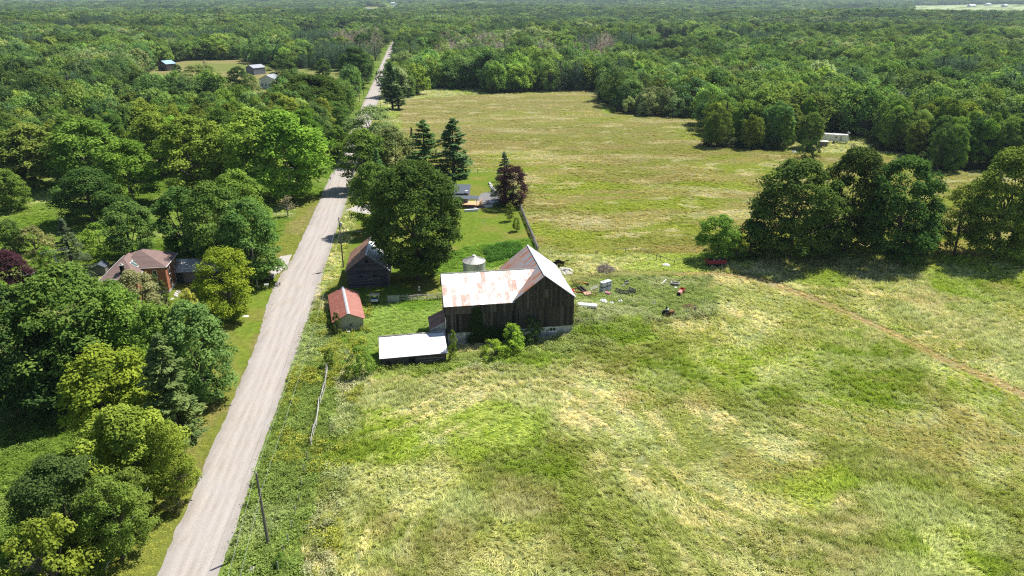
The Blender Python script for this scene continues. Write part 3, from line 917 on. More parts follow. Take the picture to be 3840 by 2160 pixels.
TREES = [
 # name, kind, base x, base y, top y, crown width, colour, label
 ("sumac_bush", 'bush', 150, 1500, 1322, 210, 'olive', "large olive green bush at the very bottom left, in front of a bare grey shrub"),
 ("sumac_bush", 'bush', -8, 1485, 1305, 120, 'olive', "olive bush cut by the left edge, beside the large olive bush"),
 ("linden_tree", 'ovoid', 190, 1370, 1163, 215, (.042, .068, .027), "compact dark bluish green tree with dense small leaves, lowest dark crown left of the road"),
 ("young_ash_tree", 'airy', 310, 1405, 1215, 150, 'mid', "mid green young tree squeezed between the dark linden and the gravel road"),
 ("young_ash_tree", 'airy', 350, 1345, 1190, 110, 'mid', "small mid green sapling under the olive tree at the roadside"),
 ("maple_tree", 'round', 318, 1150, 888, 235, 'yellow', "bright yellow green maple, the yellowest crown left of the road"),
 ("locust_tree", 'round', 352, 1262, 1040, 220, 'olive', "olive green tree leaning towards the road below the yellow maple"),
 ("locust_tree", 'airy', 452, 1270, 1070, 110, 'olive', "thin olive tree overhanging the road edge below the white pine"),
 ("white_pine", 'pine', 462, 1165, 845, 190, 'pine', "soft white pine with feathery layered boughs between yellow maple and road"),
 ("maple_tree", 'round', 515, 1010, 772, 175, 'cool', "cool green maple at the mown verge just above the white pine"),
 ("maple_tree", 'tall', 430, 1020, 775, 130, 'mid', "mid green maple behind the cool green verge maple"),
 ("box_elder_tree", 'open', 222, 1000, 682, 285, 'maple', "tall fresh green tree standing in front of the brick house's left end"),
 ("box_elder_tree", 'round', 335, 985, 738, 185, 'maple', "green tree below the grey green birch in front of the brick house"),
 ("ash_tree", 'round', 55, 1040, 735, 230, 'dark', "dark green tree near the left edge, left of the tall fresh green tree"),
 ("ash_tree", 'round', 140, 1040, 850, 200, 'dark', "dark shaded tree below the tall fresh green tree, left of the yellow maple"),
 ("birch_tree", 'round', 366, 850, 690, 120, (.10, .115, .06), "grey green birch in front of the brick house wall"),
 ("cedar_tree", 'column', 404, 790, 690, 30, 'dark', "narrow dark cedar at the brick house corner, nearer the birch"),
 ("cedar_tree", 'column', 425, 800, 705, 28, 'dark', "narrow dark cedar at the outer corner of the brick house"),
 ("walnut_tree", 'airy', 575, 806, 632, 150, (.12, .15, .018), "yellow olive walnut tree on the lawn between brick house and utility pole"),
 ("maple_tree", 'round', 640, 708, 512, 165, 'cool', "dense cool green maple overhanging the dark parked car"),
 ("maple_tree", 'round', 560, 680, 470, 150, 'maple', "dense green maple behind the yellow olive walnut"),
 ("maple_tree", 'tall', 478, 660, 478, 128, 'cool', "upright dark green maple standing right behind the brick house garage"),
 ("maple_tree", 'round', 340, 655, 515, 128, 'cool', "rounded dark green maple directly behind the brick house roof"),
 ("maple_tree", 'round', 616, 620, 440, 150, 'lime', "light green maple behind the cool green maple by the car"),
 ("spruce_tree", 'spruce', 192, 705, 548, 125, 'spruce', "grey green spruce behind the television aerial mast"),
 ("purple_maple", 'round', 34, 735, 636, 100, 'purple', "dark purple leaved maple at the left edge near the white boat"),
 ("young_maple", 'round', 38, 640, 555, 75, 'cool', "small green tree at the left edge above the purple maple"),
 ("lilac_bush", 'bush', 95, 640, 570, 95, (.1, .12, .055), "grey green bush between the left meadow and the spruce"),
 ("lilac_bush", 'bush', 255, 640, 565, 100, 'olive', "yellowish bush between the spruce and the rounded maple"),
 ("lilac_bush", 'bush', 130, 690, 625, 60, 'lime', "light green bush behind the white boat"),
 ("sumac_bush", 'bush', 20, 800, 715, 110, 'olive', "olive bush under the purple maple at the left edge"),
 ("sumac_bush", 'bush', 90, 830, 745, 90, 'mid', "green bush between the purple maple and the tall fresh green tree"),
 ("hawthorn_tree", 'round', 235, 560, 430, 155, 'dark', "dark green spreading tree at the edge of the left meadow"),
 ("hawthorn_tree", 'round', 30, 530, 430, 95, 'mid', "grey green tree standing in the left meadow at the picture edge"),
 ("maple_tree", 'round', 735, 500, 290, 190, 'lime', "large light green maple beside the road, right end of its row"),
 ("maple_tree", 'round', 650, 500, 285, 170, 'lime', "large light green maple next to the right end of the row west of the road"),
 ("maple_tree", 'round', 510, 500, 300, 180, 'lime', "large light green maple with the broadest crown in the middle of the row"),
 ("maple_tree", 'round', 335, 510, 360, 150, 'lime', "rounded lighter maple left of the broadest crown in the row"),
 ("maple_tree", 'round', 235, 470, 310, 190, 'mid', "large mid green maple behind the dark spreading tree"),
 ("maple_tree", 'tall', 95, 470, 318, 150, 'mid', "tall mid green maple behind the left meadow"),
 ("maple_tree", 'tall', 25, 470, 330, 120, 'maple', "tall green maple at the left edge behind the meadow"),
 ("basswood_tree", 'round', 410, 440, 290, 130, 'olive', "olive green tree in the row behind the broadest light maple"),
 ("oak_tree", 'oak', 795, 325, 190, 190, 'oak', "broad dark oak left of the road, darkest crown above the light maples"),
 ("young_ash_tree", 'round', 850, 345, 262, 80, 'maple', "green tree at the foot of the broad dark oak"),
 ("young_ash_tree", 'round', 852, 398, 320, 60, 'maple', "small green tree at the road edge where the row of maples ends"),
 ("oak_tree", 'open', 897, 222, 120, 82, 'dark', "dark oak beside the road where two utility poles stand"),
 ("dead_shrub", 'bare', 725, 545, 490, 60, 'grey', "bare brown shrub among green by the road bend of the verge"),
 ("poplar_tree", 'airy', 938, 405, 272, 150, 'willow', "pale airy poplar hiding the road, right of the light maples"),
 ("box_elder_tree", 'round', 922, 475, 332, 125, 'mid', "green tree leaning over the road edge below the pale poplar"),
 ("spruce_tree", 'spruce', 955, 495, 372, 75, 'pine', "bluish green spruce left of the white pines, above the big oak"),
 ("box_elder_tree", 'round', 995, 465, 325, 120, 'willow', "pale green tree between the poplar and the white pines"),
 ("white_pine", 'pine', 1072, 480, 305, 132, 'pine', "white pine with dense crown, left of the pair behind the oak"),
 ("spruce_tree", 'spruce', 1040, 420, 320, 40, 'spruce', "slim dark spruce top behind the denser white pine"),
 ("white_pine", 'pine', 1143, 478, 300, 128, 'pine', "tall open white pine with tiered boughs beside the hayfield"),
 ("oak_tree", 'oak', 1050, 703, 414, 256, 'oak', "huge dark round oak standing over the barnyard beside the log shed"),
 ("spruce_tree", 'spruce', 1270, 509, 383, 98, (.05, .088, .056), "bluish spruce behind the purple maple at the patio"),
 ("purple_maple", 'ovoid', 1289, 519, 416, 84, 'purple', "dark purple egg-shaped maple at the corner of the lawn fence"),
 ("young_birch", 'airy', 1283, 556, 512, 24, 'mid', "thin sapling on the lawn under the purple maple", ),
 ("young_apple_tree", 'airy', 1299, 582, 548, 22, 'mid', "small sapling on the lawn beside the rail fence"),
 ("white_pine", 'pine', 988, 275, 158, 62, (.042, .08, .036), "dark white pine with a bare lower trunk right of the far road"),
 ("white_pine", 'pine', 1003, 275, 215, 60, 'pine', "lower drooping pine beside the dark pine at the far road"),
 ("basswood_tree", 'open', 1985, 648, 408, 215, 'oak', "dark broad tree with ragged outline, left of three field trees"),
 ("basswood_tree", 'open', 2125, 628, 378, 165, 'dark', "taller field tree with a visible forked trunk, middle of three"),
 ("basswood_tree", 'open', 2240, 648, 402, 210, 'oak', "wide dark field tree, right of the three above the mown track"),
 ("box_elder_tree", 'airy', 2400, 640, 470, 110, 'mid', "smaller leafy tree between the field trees and the right edge"),
 ("ash_tree", 'open', 2500, 650, 378, 195, 'maple', "tall lighter green tree with dead limbs near the right edge"),
 ("ash_tree", 'round', 2585, 640, 440, 120, 'mid', "tree cut by the right edge below the tall lighter one"),
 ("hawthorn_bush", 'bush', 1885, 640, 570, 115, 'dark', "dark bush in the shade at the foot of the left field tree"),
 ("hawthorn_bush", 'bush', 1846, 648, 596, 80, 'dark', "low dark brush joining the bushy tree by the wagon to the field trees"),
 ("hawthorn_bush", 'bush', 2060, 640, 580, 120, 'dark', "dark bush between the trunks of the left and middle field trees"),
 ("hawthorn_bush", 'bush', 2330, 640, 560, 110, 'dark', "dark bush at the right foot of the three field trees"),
 ("willow_bush", 'round', 1803, 655, 546, 100, 'lime', "light yellow green bushy tree behind the red wagon"),
 ("maple_tree", 'round', 2034, 372, 288, 66, 'mid', "green tree standing alone in front of the white camper"),
 ("cedar_tree", 'bush', 2023, 398, 352, 34, 'dark', "dark cone-shaped cedar in front of the camper, left of two"),
 ("cedar_tree", 'bush', 2042, 400, 345, 40, 'dark', "dark clipped-looking cedar in front of the camper, right of two"),
 ("dead_tree", 'bare', 2290, 370, 290, 95, 'grey', "bare grey dead tree in the wood beyond the camper"),
 ("dead_tree", 'bare', 516, 176, 148, 18, 'grey', "bare dead tree in the meadow between the far houses"),
 ("elm_tree", 'airy', 512, 232, 165, 90, (.07, .105, .035), "open vase-shaped elm in front of the far meadow"),
 ("elm_tree", 'round', 455, 245, 200, 76, 'dark', "dark tree left of the open elm near the far blue-roofed barn"),
 ("elm_tree", 'round', 449, 196, 164, 24, 'cool', "small tree at the right corner of the far blue-roofed barn"),
 ("elm_tree", 'round', 605, 232, 170, 62, 'dark', "dark tree left of the far house with the light grey roof"),
 ("elm_tree", 'airy', 634, 245, 188, 46, 'pale', "pale willowy tree in front of the far grey-roofed house"),
 ("elm_tree", 'round', 715, 215, 152, 70, 'dark', "dark tree right of the far white house"),
 ("elm_tree", 'tall', 815, 205, 150, 40, 'cool', "slender tree in the far meadow near the road"),
 ("yard_bush", 'bush', 905, 948, 876, 74, 'lime', "round yellow green bush left of the low white-roofed shed"),
 ("yard_bush", 'bush', 832, 925, 880, 34, 'mid', "small bush at the upper end of the white rail fence"),
 ("sumac_bush", 'bush', 1290, 882, 816, 70, (.12, .19, .03), "bright green sumac growing against the dark barn front"),
 ("sumac_bush", 'bush', 1246, 898, 858, 66, (.12, .2, .03), "low bright bush in front of the barn between shed and sumac"),
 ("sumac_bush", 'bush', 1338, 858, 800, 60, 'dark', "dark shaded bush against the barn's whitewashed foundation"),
 ("elder_bush", 'bush', 1140, 905, 835, 26, 'mid', "narrow bush between the low shed and the barn foundation"),
 ("elder_bush", 'bush', 848, 842, 790, 30, 'dark', "dark bush at the front corner of the red-roofed shed"),
 ("garden_bush", 'bush', 708, 1420, 1392, 40, 'mid', "small green bush among the fence posts at the bottom"),
 ("garden_bush", 'bush', 478, 778, 728, 40, (.2, .23, .07), "pale yellow bush by the brick house's front corner"),
 ("garden_bush", 'bush', 595, 800, 762, 34, 'olive', "olive shrub at the foot of the walnut tree by the walkway"),
 ("dead_shrub", 'bare', 120, 1465, 1400, 90, 'grey', "bare grey shrub in the bottom left corner"),
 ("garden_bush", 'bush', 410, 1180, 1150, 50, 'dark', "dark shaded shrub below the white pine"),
 ("garden_bush", 'bush', 440, 1290, 1238, 46, (.09, .1, .055), "dull brownish shrub close to the road edge at lower left"),
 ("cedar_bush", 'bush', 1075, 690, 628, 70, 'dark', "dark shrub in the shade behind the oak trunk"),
]
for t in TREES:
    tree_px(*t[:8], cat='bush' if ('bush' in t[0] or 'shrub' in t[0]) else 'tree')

plant_tree("maple_tree", 'round', (-34, 171, 0), 17, 12, 'mid', "green maple half hidden behind the left side of the huge oak")

for o_ in COL.objects:
    if o_.get("label", "").startswith("huge dark round oak"):
        o_.rotation_euler = (0, 0, 0)
        for c_ in o_.children: c_.scale.y *= .8

# the woods: a jittered grid of trees; the nearest ones singly, the rest as one mass
def wood_points(y0, y1, cell, seed):
    g = np.random.default_rng(seed)
    gy = np.arange(y0, y1, cell); P = []
    for y in gy:
        w = 100 + .80 * y
        xs = np.arange(-w, w, cell)
        P.append(np.stack([xs + g.uniform(-.48, .48, len(xs)) * cell, np.full(len(xs), y) + g.uniform(-.48, .48, len(xs)) * cell], 1))
    P = np.concatenate(P)
    return P[forest_mask(P[:, 0], P[:, 1])]
near = wood_points(222, 620, 7.0, 301)
mid_ = wood_points(620, 1300, 8.2, 302)
far_ = wood_points(1300, 2700, 11.5, 303)
vfar = wood_points(2700, 6900, 24.0, 304)

def wood_look(P, g):
    """height, width, tint, species per wood tree"""
    x, y = P[:, 0], P[:, 1]
    n1 = fbm(x, y, 70, 3, 401); n2 = fbm(x, y, 28, 3, 402); n3 = fbm(x, y, 160, 3, 403)
    r_ = g.random(len(P))
    pal = np.array([COLS['dark'], COLS['maple'], COLS['mid'], COLS['cool'], COLS['pale'], COLS['olive'], COLS['lime'], COLS['grey']])
    k = np.clip((n1 * 2.2 - .6) * 4 + r_ * 2.4 - .9, 0, 4.99).astype(int)
    k = np.where((r_ > .93), 5, k); k = np.where((r_ > .975) & (y < 700), 6, k)
    dead = np.zeros(len(P), bool)
    for Z in Z_DEAD: dead |= inpoly(x, y, Z) & (g.random(len(P)) < .82)
    k = np.where(dead, 7, k)
    tint = pal[k] * (g.uniform(.62, 1.38, len(P)) * (.8 + .5 * fbm(x, y, 55, 2, 406)))[:, None] * np.stack([g.uniform(.88, 1.12, len(P)), np.ones(len(P)), g.uniform(.85, 1.15, len(P))], 1)
    h = 7.5 + 8.0 * np.clip(n2 * 1.8 - .4, 0, 1) + 6.0 * np.clip(n3 * 2.0 - .5, 0, 1) + g.normal(size=len(P)) * 1.4
    conif = (~dead) & ((fbm(x, y, 90, 2, 404) > .72) | (g.random(len(P)) < .012))
    tint = np.where(conif[:, None], np.array([.034, .06, .034]) * g.uniform(.85, 1.2, len(P))[:, None], tint)
    h = np.where(conif, h * 1.12, h)
    h = np.where(g.random(len(P)) < .06, h * 1.3, h)
    return np.clip(h, 5, 20), tint, conif, dead

gw = np.random.default_rng(55)
order = np.argsort(np.hypot(near[:, 0], near[:, 1]))
vis = np.abs(near[order, 0]) < .74 * near[order, 1] + 6
single = order[vis][:205]
rest = np.setdiff1d(np.arange(len(near)), single)
h_, tn_, cf_, dd_ = wood_look(near, gw)
for i in single:
    x, y = near[i]
    wlab = (("behind the left meadow" if x < -150 else "behind the light maples" if y < 300 else "before the far meadow") if x < xroad(y) else ("right of the camper" if x > 140 else "left of the camper" if y < 330 and x > 60 else "at the hayfield corner"))
    if dd_[i]: nm_, kd, lb = "dead_tree", 'bare', "leafless grey tree in the wood " + wlab
    elif cf_[i]: nm_, kd, lb = "spruce_tree", 'spruce', "dark pointed spruce in the wood " + wlab
    else:
        nm_, kd = "wood_tree", rnd.choice(['round', 'tall', 'open', 'airy', 'tall'])
        c = tn_[i]; lb = ("dark green" if c[1] < .085 else "mid green" if c[1] < .125 else "light green") + " broadleaved tree in the wood " + wlab
    w = h_[i] * (rnd.uniform(.5, .7) if kd != 'spruce' else .42)
    plant_tree(nm_, kd, (x, y, float(hgt(x, y))), h_[i], w, tuple(tn_[i]), lb, 'tree', "trees of the wood " + wlab)

# ------------------------------------------------------------------ scattering of things nobody could count
def scatter(name, pts, rot, scl, tint, idx, protos, label):
    n = len(pts)
    me = bpy.data.meshes.new(name)
    me.vertices.add(n); me.vertices.foreach_set("co", np.asarray(pts, np.float32).reshape(-1))
    for nm, arr, ty, key in (("rot", rot, 'FLOAT_VECTOR', "vector"), ("scl", scl, 'FLOAT_VECTOR', "vector"), ("tint", tint, 'FLOAT_VECTOR', "vector"), ("idx", idx, 'INT', "value")):
        a = me.attributes.new(nm, ty, 'POINT')
        a.data.foreach_set(key, np.asarray(arr, np.int32 if ty == 'INT' else np.float32).reshape(-1))
    pc = bpy.data.collections.new(name + "_kinds")
    for i, pm in enumerate(protos):
        pc.objects.link(bpy.data.objects.new("%s_kind_%02d" % (name, i), pm))
    ng = bpy.data.node_groups.new(name, 'GeometryNodeTree')
    ng.interface.new_socket("Geometry", in_out='INPUT', socket_type='NodeSocketGeometry')
    ng.interface.new_socket("Geometry", in_out='OUTPUT', socket_type='NodeSocketGeometry')
    nd = ng.nodes
    gi = nd.new("NodeGroupInput"); go = nd.new("NodeGroupOutput")
    ci = nd.new("GeometryNodeCollectionInfo"); ci.inputs[0].default_value = pc; ci.inputs[1].default_value = True; ci.inputs[2].default_value = True
    ip = nd.new("GeometryNodeInstanceOnPoints"); ip.inputs["Pick Instance"].default_value = True
    def na(nm, ty):
        q = nd.new("GeometryNodeInputNamedAttribute"); q.data_type = ty; q.inputs[0].default_value = nm; return q.outputs[0]
    e2r = nd.new("FunctionNodeEulerToRotation")
    ng.links.new(gi.outputs[0], ip.inputs["Points"]); ng.links.new(ci.outputs[0], ip.inputs["Instance"])
    ng.links.new(na("idx", 'INT'), ip.inputs["Instance Index"])
    ng.links.new(na("rot", 'FLOAT_VECTOR'), e2r.inputs[0]); ng.links.new(e2r.outputs[0], ip.inputs["Rotation"])
    ng.links.new(na("scl", 'FLOAT_VECTOR'), ip.inputs["Scale"])
    ng.links.new(ip.outputs[0], go.inputs[0])
    o = link(bpy.data.objects.new(name, me))
    md = o.modifiers.new("scatter", 'NODES'); md.node_group = ng
    tag(o, label=label, kind="stuff")
    return o

FM = [M_LEAFI, M_BARK]
FP = [broadleaf(500 + i, H=1, Rr=.5, zb=.06, nclump=64, nleaf=46, ls=.031, lump=.2, pw=.78, flat=1.15, wood_in=True, mats=FM)[0] for i in range(5)]
FP += [conifer(520 + i, H=1, Rr=.45, zb=.05, tiers=12, per=6, nq=14, ls=.034, style='spruce', wood_in=True, mats=FM)[0] for i in range(2)]
FP += [None]
bm_, _ = bare(530, H=12, Rr=4.5, mats=[M_LEAFI, M_DEADBARK], n=420, wood_in=True)
bm_.transform(Matrix.Scale(1 / 12.0, 4)); FP[-1] = bm_
# the far wood uses lighter meshes with larger leaf faces
FP2 = [broadleaf(540 + i, H=1, Rr=.55, zb=.05, nclump=36, nleaf=22, ls=.058, lump=.2, pw=.78, flat=1.1, wood_in=True, mats=FM)[0] for i in range(5)]
FP2 += [conifer(560 + i, H=1, Rr=.45, zb=.05, tiers=8, per=5, nq=10, ls=.06, style='spruce', wood_in=True, mats=FM)[0] for i in range(2)]

def wood_stuff(name, P, label, protos, nb, wfac, g, hmul=1.0):
    h, tint, cf, dd = wood_look(P, g); dd_ = np.hypot(P[:, 0], P[:, 1]); tint = tint * LEAF_GAIN * (1.12 - .2 * sstep(500, 1500, dd_))[:, None] * np.array([1.0, .97, .95])
    h = h * hmul
    w = h * g.uniform(.8, 1.25, len(P)) * wfac; big = g.random(len(P)) < .1; w = np.where(big, w * 1.35, w); h = np.where(big, h * 1.12, h)
    w = np.where(cf, h * .85, w)
    idx = g.integers(0, nb, len(P)); idx = np.where(cf, nb + g.integers(0, 2, len(P)), idx)
    if len(protos) > nb + 2: idx = np.where(dd, nb + 2, idx)
    rot = np.stack([g.normal(size=len(P)) * .04, g.normal(size=len(P)) * .04, g.uniform(0, 6.28, len(P))], 1)
    pts = np.stack([P[:, 0], P[:, 1], hgt(P[:, 0], P[:, 1]) - .2], 1)
    scatter(name, pts, rot, np.stack([w, w, h], 1), tint, idx, protos, label)
nr_ = near[rest]
lf = nr_[:, 0] < xroad(nr_[:, 1])
wood_stuff("forest", nr_[lf], "green mixed wood west of the road", FP, 5, .75, gw)
wood_stuff("forest", nr_[~lf], "green mixed wood around the hayfield", FP, 5, .75, gw)
wood_stuff("forest", mid_, "wood in the middle distance on both sides of the road", FP, 5, .9, gw)
wood_stuff("forest", far_, "distant wood running to the skyline", FP2, 5, 1.1, gw)
wood_stuff("forest", vfar, "bluish far woods along the skyline", FP2, 5, 1.9, gw, 1.15)

# undergrowth along the wood's edges and hedges
def edge_bushes():
    g = np.random.default_rng(71)
    x = g.uniform(-330, 330, 9000); y = g.uniform(215, 560, 9000)
    a = forest_mask(x, y)
    b = np.zeros(len(x), bool)
    for dx, dy in ((5, 0), (-5, 0), (0, -6), (0, 5)): b |= ~forest_mask(x + dx, y + dy)
    k = a & b & (np.abs(x) < .78 * y + 10)
    return np.stack([x[k], y[k]], 1)
EB = edge_bushes()
ge = np.random.default_rng(72)
# rough bushes in the pasture west of the road, and weeds around the yard
def pick(poly, n, g):
    xs = [p[0] for p in poly]; ys_ = [p[1] for p in poly]
    x = g.uniform(min(xs), max(xs), n); y = g.uniform(min(ys_), max(ys_), n)
    k = inpoly(x, y, poly)
    return np.stack([x[k], y[k]], 1)
SB = np.concatenate([EB])
hb = ge.uniform(1.6, 5.0, len(SB)); wb = hb * ge.uniform(.9, 1.5, len(SB))
tb = np.array([COLS['mid'], COLS['maple'], COLS['dark'], COLS['olive'], COLS['pale']])[ge.integers(0, 5, len(SB))] * ge.uniform(.8, 1.2, len(SB))[:, None]
scatter("undergrowth", np.stack([SB[:, 0], SB[:, 1], hgt(SB[:, 0], SB[:, 1]) - .1], 1), np.stack([SB[:, 0] * 0, SB[:, 0] * 0, ge.uniform(0, 6.28, len(SB))], 1), np.stack([wb, wb, hb], 1), tb, ge.integers(0, 5, len(SB)), FP[:5], "low leafy undergrowth along the edges of the woods")

# grass tufts
def tuft(seed, blades=16, h=1.0, spread=.28, wid=.028, droop=.5):
    g = np.random.default_rng(seed)
    V = []; F = []; LV = []
    for i in range(blades):
        th = g.uniform(0, 6.28); r0 = spread * math.sqrt(g.random()); a = np.array([math.cos(th) * r0, math.sin(th) * r0, 0])
        d = norm(np.array([math.cos(th), math.sin(th), 0]) * .6 + np.array([.75, g.normal() * .3, 0]))
        side = np.array([-d[1], d[0], 0]); hh = h * g.uniform(.6, 1.1); dr = droop * g.uniform(.5, 1.3)
        n = len(V)
        for t, w in ((0, 1.0), (.55, .85), (1.0, .12)):
            c = a + d * dr * hh * t ** 1.8 + np.array([0, 0, hh * (t - .28 * dr * t * t)])
            V += [c + side * wid * w, c - side * wid * w]
        F += [(n, n + 1, n + 3, n + 2), (n + 2, n + 3, n + 5, n + 4)]
        l_ = g.random(); LV += [l_, l_]
    me = bpy.data.meshes.new("tuft"); me.from_pydata([tuple(v) for v in V], [], F)
    a_ = me.attributes.new("lv", 'FLOAT', 'FACE'); a_.data.foreach_set("value", LV)
    me.materials.append(M_GRASS); me.update()
    return me
TUFTS = [tuft(600 + i) for i in range(4)]
def weed(seed, yellow):
    g = np.random.default_rng(seed); n = 60
    p = g.normal(size=(n, 3)) * np.array([.3, .3, .25]) + np.array([0, 0, .55]); 
    nr = norm(g.normal(size=(n, 3)) * .5 + np.array([0, 0, 1]))
    return leaf_mesh("weed", p, nr, g.uniform(.06, .13, n), g.random(n), [M_GRASS], g)
WEEDS = [weed(620 + i, 0) for i in range(3)]

def grass_points(n, y0, y1, g, wfun):
    y = y0 + (y1 - y0) * g.random(n); x = g.uniform(-1, 1, n) * wfun(y)
    return x, y
BLOCKED = []      # footprints where no grass grows, filled by the builders before the grass is sown
def sow():
    g = np.random.default_rng(81)
    xs = []; ys_ = []; dens = []
    for n, y0, y1, sc_ in ((52000, 46, 105, 1.0), (46000, 105, 165, 1.25), (42000, 165, 300, 1.7), (26000, 300, 500, 2.4)):
        x, y = grass_points(n, y0, y1, g, lambda y: 17 + .71 * y)
        xs.append(x); ys_.append(y); dens.append(np.full(n, sc_))
    x = np.concatenate(xs); y = np.concatenate(ys_); s = np.concatenate(dens)
    c, h = cover(x, y)
    k = (h > .1) & (np.abs(x - xroad(y)) > rhalf(y) + .35) & ~inpoly(x, y, Z_DRIVEL) & ~inpoly(x, y, Z_PATIO) & ~inpoly(x, y, Z_DRIVE2) & ~forest_mask(x, y)
    for P in BLOCKED: k &= ~inpoly(x, y, P)
    x, y, s, c, h = x[k], y[k], s[k], c[k], h[k]
    n = len(x)
    flow = 6.28 * fbm(x, y, 22, 3, 91) * 1.6; lodge = sstep(.42, .62, fbm(x, y, 12, 3, 92)) * np.where(h > .4, 1, .3)
    rot = np.stack([g.normal(size=n) * .12, .15 + lodge * .75 + g.normal(size=n) * .12, flow + g.normal(size=n) * (.9 - .5 * lodge)], 1)
    hs = h * g.uniform(.7, 1.3, n) * np.minimum(s, 1.5) ** .5
    ws = np.clip(.55 + .5 * h, .3, 1.2) * s * g.uniform(.8, 1.3, n)
    # seed heads make lodged grass paler
    tint = c * g.uniform(.84, 1.22, n)[:, None]
    tint = np.where((lodge > .5)[:, None] & (h > .4)[:, None], tint * np.array([1.2, 1.14, 1.25]), tint) * 2.2 * np.array([1.06, 1.0, .92])
    scatter("meadow_grass", np.stack([x, y, hgt(x, y) - .02], 1), rot, np.stack([ws, ws, hs], 1), tint, g.integers(0, 4, n), TUFTS, "tall mixed meadow grass, straw coloured and green, lodged by wind")
    # broad-leaved weeds: lush around yard and verge, yellow flowers along the verge
    x, y = grass_points(90000, 46, 170, g, lambda y: 17 + .71 * y)
    dr = x - xroad(y); rh = rhalf(y)
    ver = (dr > rh + .6) & (dr < rh + 12) & (y < 126)
    lush = inpoly(x, y, Z_LUSH) | inpoly(x, y, Z_JUNK) | inpoly(x, y, Z_TALLVEG)
    wl = (dr < -rh - 6) & (dr > -60) & (y < 128)
    k = (ver & (g.random(len(x)) < .36)) | (lush & (g.random(len(x)) < .55)) | (wl & (g.random(len(x)) < .35)) | inpoly(x, y, Z_TALLVEG) | (inpoly(x, y, Z_GARDEN) & (g.random(len(x)) < .5))
    for P in BLOCKED: k &= ~inpoly(x, y, P)
    x, y, ver = x[k], y[k], ver[k]; n = len(x)
    c, h = cover(x, y)
    fy = fbm(x, y, 7, 3, 95); yel = ver & (((fy > .5) & (y > 72)) | ((fy > .6) & (y < 72))) & (g.random(n) < .6)
    tint = c * g.uniform(.7, 1.3, n)[:, None] * 1.55
    tint = np.where(yel[:, None], np.array([.34, .37, .06]) * g.uniform(.7, 1.2, n)[:, None], tint)
    hs = np.clip(h, .25, 1.0) * g.uniform(.9, 1.6, n); hs = np.where(yel, .8 * g.uniform(.8, 1.4, n), hs)
    ws = g.uniform(.7, 1.5, n)
    scatter("roadside_weeds", np.stack([x, y, hgt(x, y)], 1), np.stack([g.normal(size=n) * .1, g.normal(size=n) * .1, g.uniform(0, 6.28, n)], 1), np.stack([ws, ws, hs], 1), tint, g.integers(0, 3, n), WEEDS, "leafy weeds and yellow wildflowers along the road and around the yard")

# ------------------------------------------------------------------ building helpers (local frame: u along the front, v into depth)
_sheet_cache = {}
def sheet_mesh(w, l, mat, ribs):
    key = (round(w, 3), round(l, 3), mat.name, ribs)
    if key not in _sheet_cache:
        mb = MB(); n = ribs * 2 + 1
        vs = []; fs = []
        for i in range(n):
            x = w * i / (n - 1); z = .03 if i % 2 else 0.0
            vs += [(x, -.03, z), (x, l + .03, z)]
        for i in range(n - 1): fs.append((2 * i, 2 * i + 2, 2 * i + 3, 2 * i + 1))
        mb.add(vs, fs)
        _sheet_cache[key] = mb.mesh("roof_sheet", mat, fix=False)
    return _sheet_cache[key]

def roof_plane(parent, p0, pe, pr, nu, ns, mat, name="roof_sheet", ribs=4, deck=True, thick=.06, jitter=.012):
    """roof slope: p0 lower left corner, pe lower right corner, pr upper left corner; nu x ns sheets laid on a deck"""
    p0, pe, pr = Vector(p0), Vector(pe), Vector(pr)
    X = pe - p0; Y = pr - p0; w = X.length / nu; l = Y.length / ns
    x = X.normalized(); y = Y.normalized(); z = x.cross(y)
    if deck:
        mb = MB(); q = [p0, pe, pe + Y, pr]
        mb.prism([a - z * .02 for a in q], -z * thick)
        part(mb, "roof_deck", M_GREYWOOD, parent)
    me = sheet_mesh(w, l, mat, ribs)
    for j in range(ns):
        for i in range(nu):
            o = link(bpy.data.objects.new(name, me), parent)
            M = Matrix((x, y, z)).transposed().to_4x4()
            M.translation = p0 + x * (w * i) + y * (l * j) + z * (.012 + .012 * (ns - j) + rnd.uniform(0, jitter))
            o.matrix_local = M

def boards(mb, p, q, h0, h1, w, thick, tone, g, nrm_sign=1, gap=.015, top=None, miss=0.0):
    """vertical boards on a wall from p to q (2D, local), from height h0 to h1 or to top(t)"""
    p = Vector((p[0], p[1])); q = Vector((q[0], q[1])); d = q - p; Ln = d.length; d.normalize()
    n = Vector((d.y, -d.x)) * nrm_sign
    k = max(1, int(Ln / w))
    w = Ln / k
    ang = math.atan2(d.y, d.x)
    for i in range(k):
        if g.random() < miss: continue
        t = (i + .5) * w; c = p + d * t
        hi = top(t / Ln) if top else h1
        lo = h0 - g.uniform(0, .07)
        if hi - lo < .08: continue
        pr = thick / 2 + g.uniform(0, .018)
        b = tone(t, g)
        mb.box((c.x + n.x * pr, c.y + n.y * pr, (hi + lo) / 2), (w - gap, thick, hi - lo), ang, col=b)

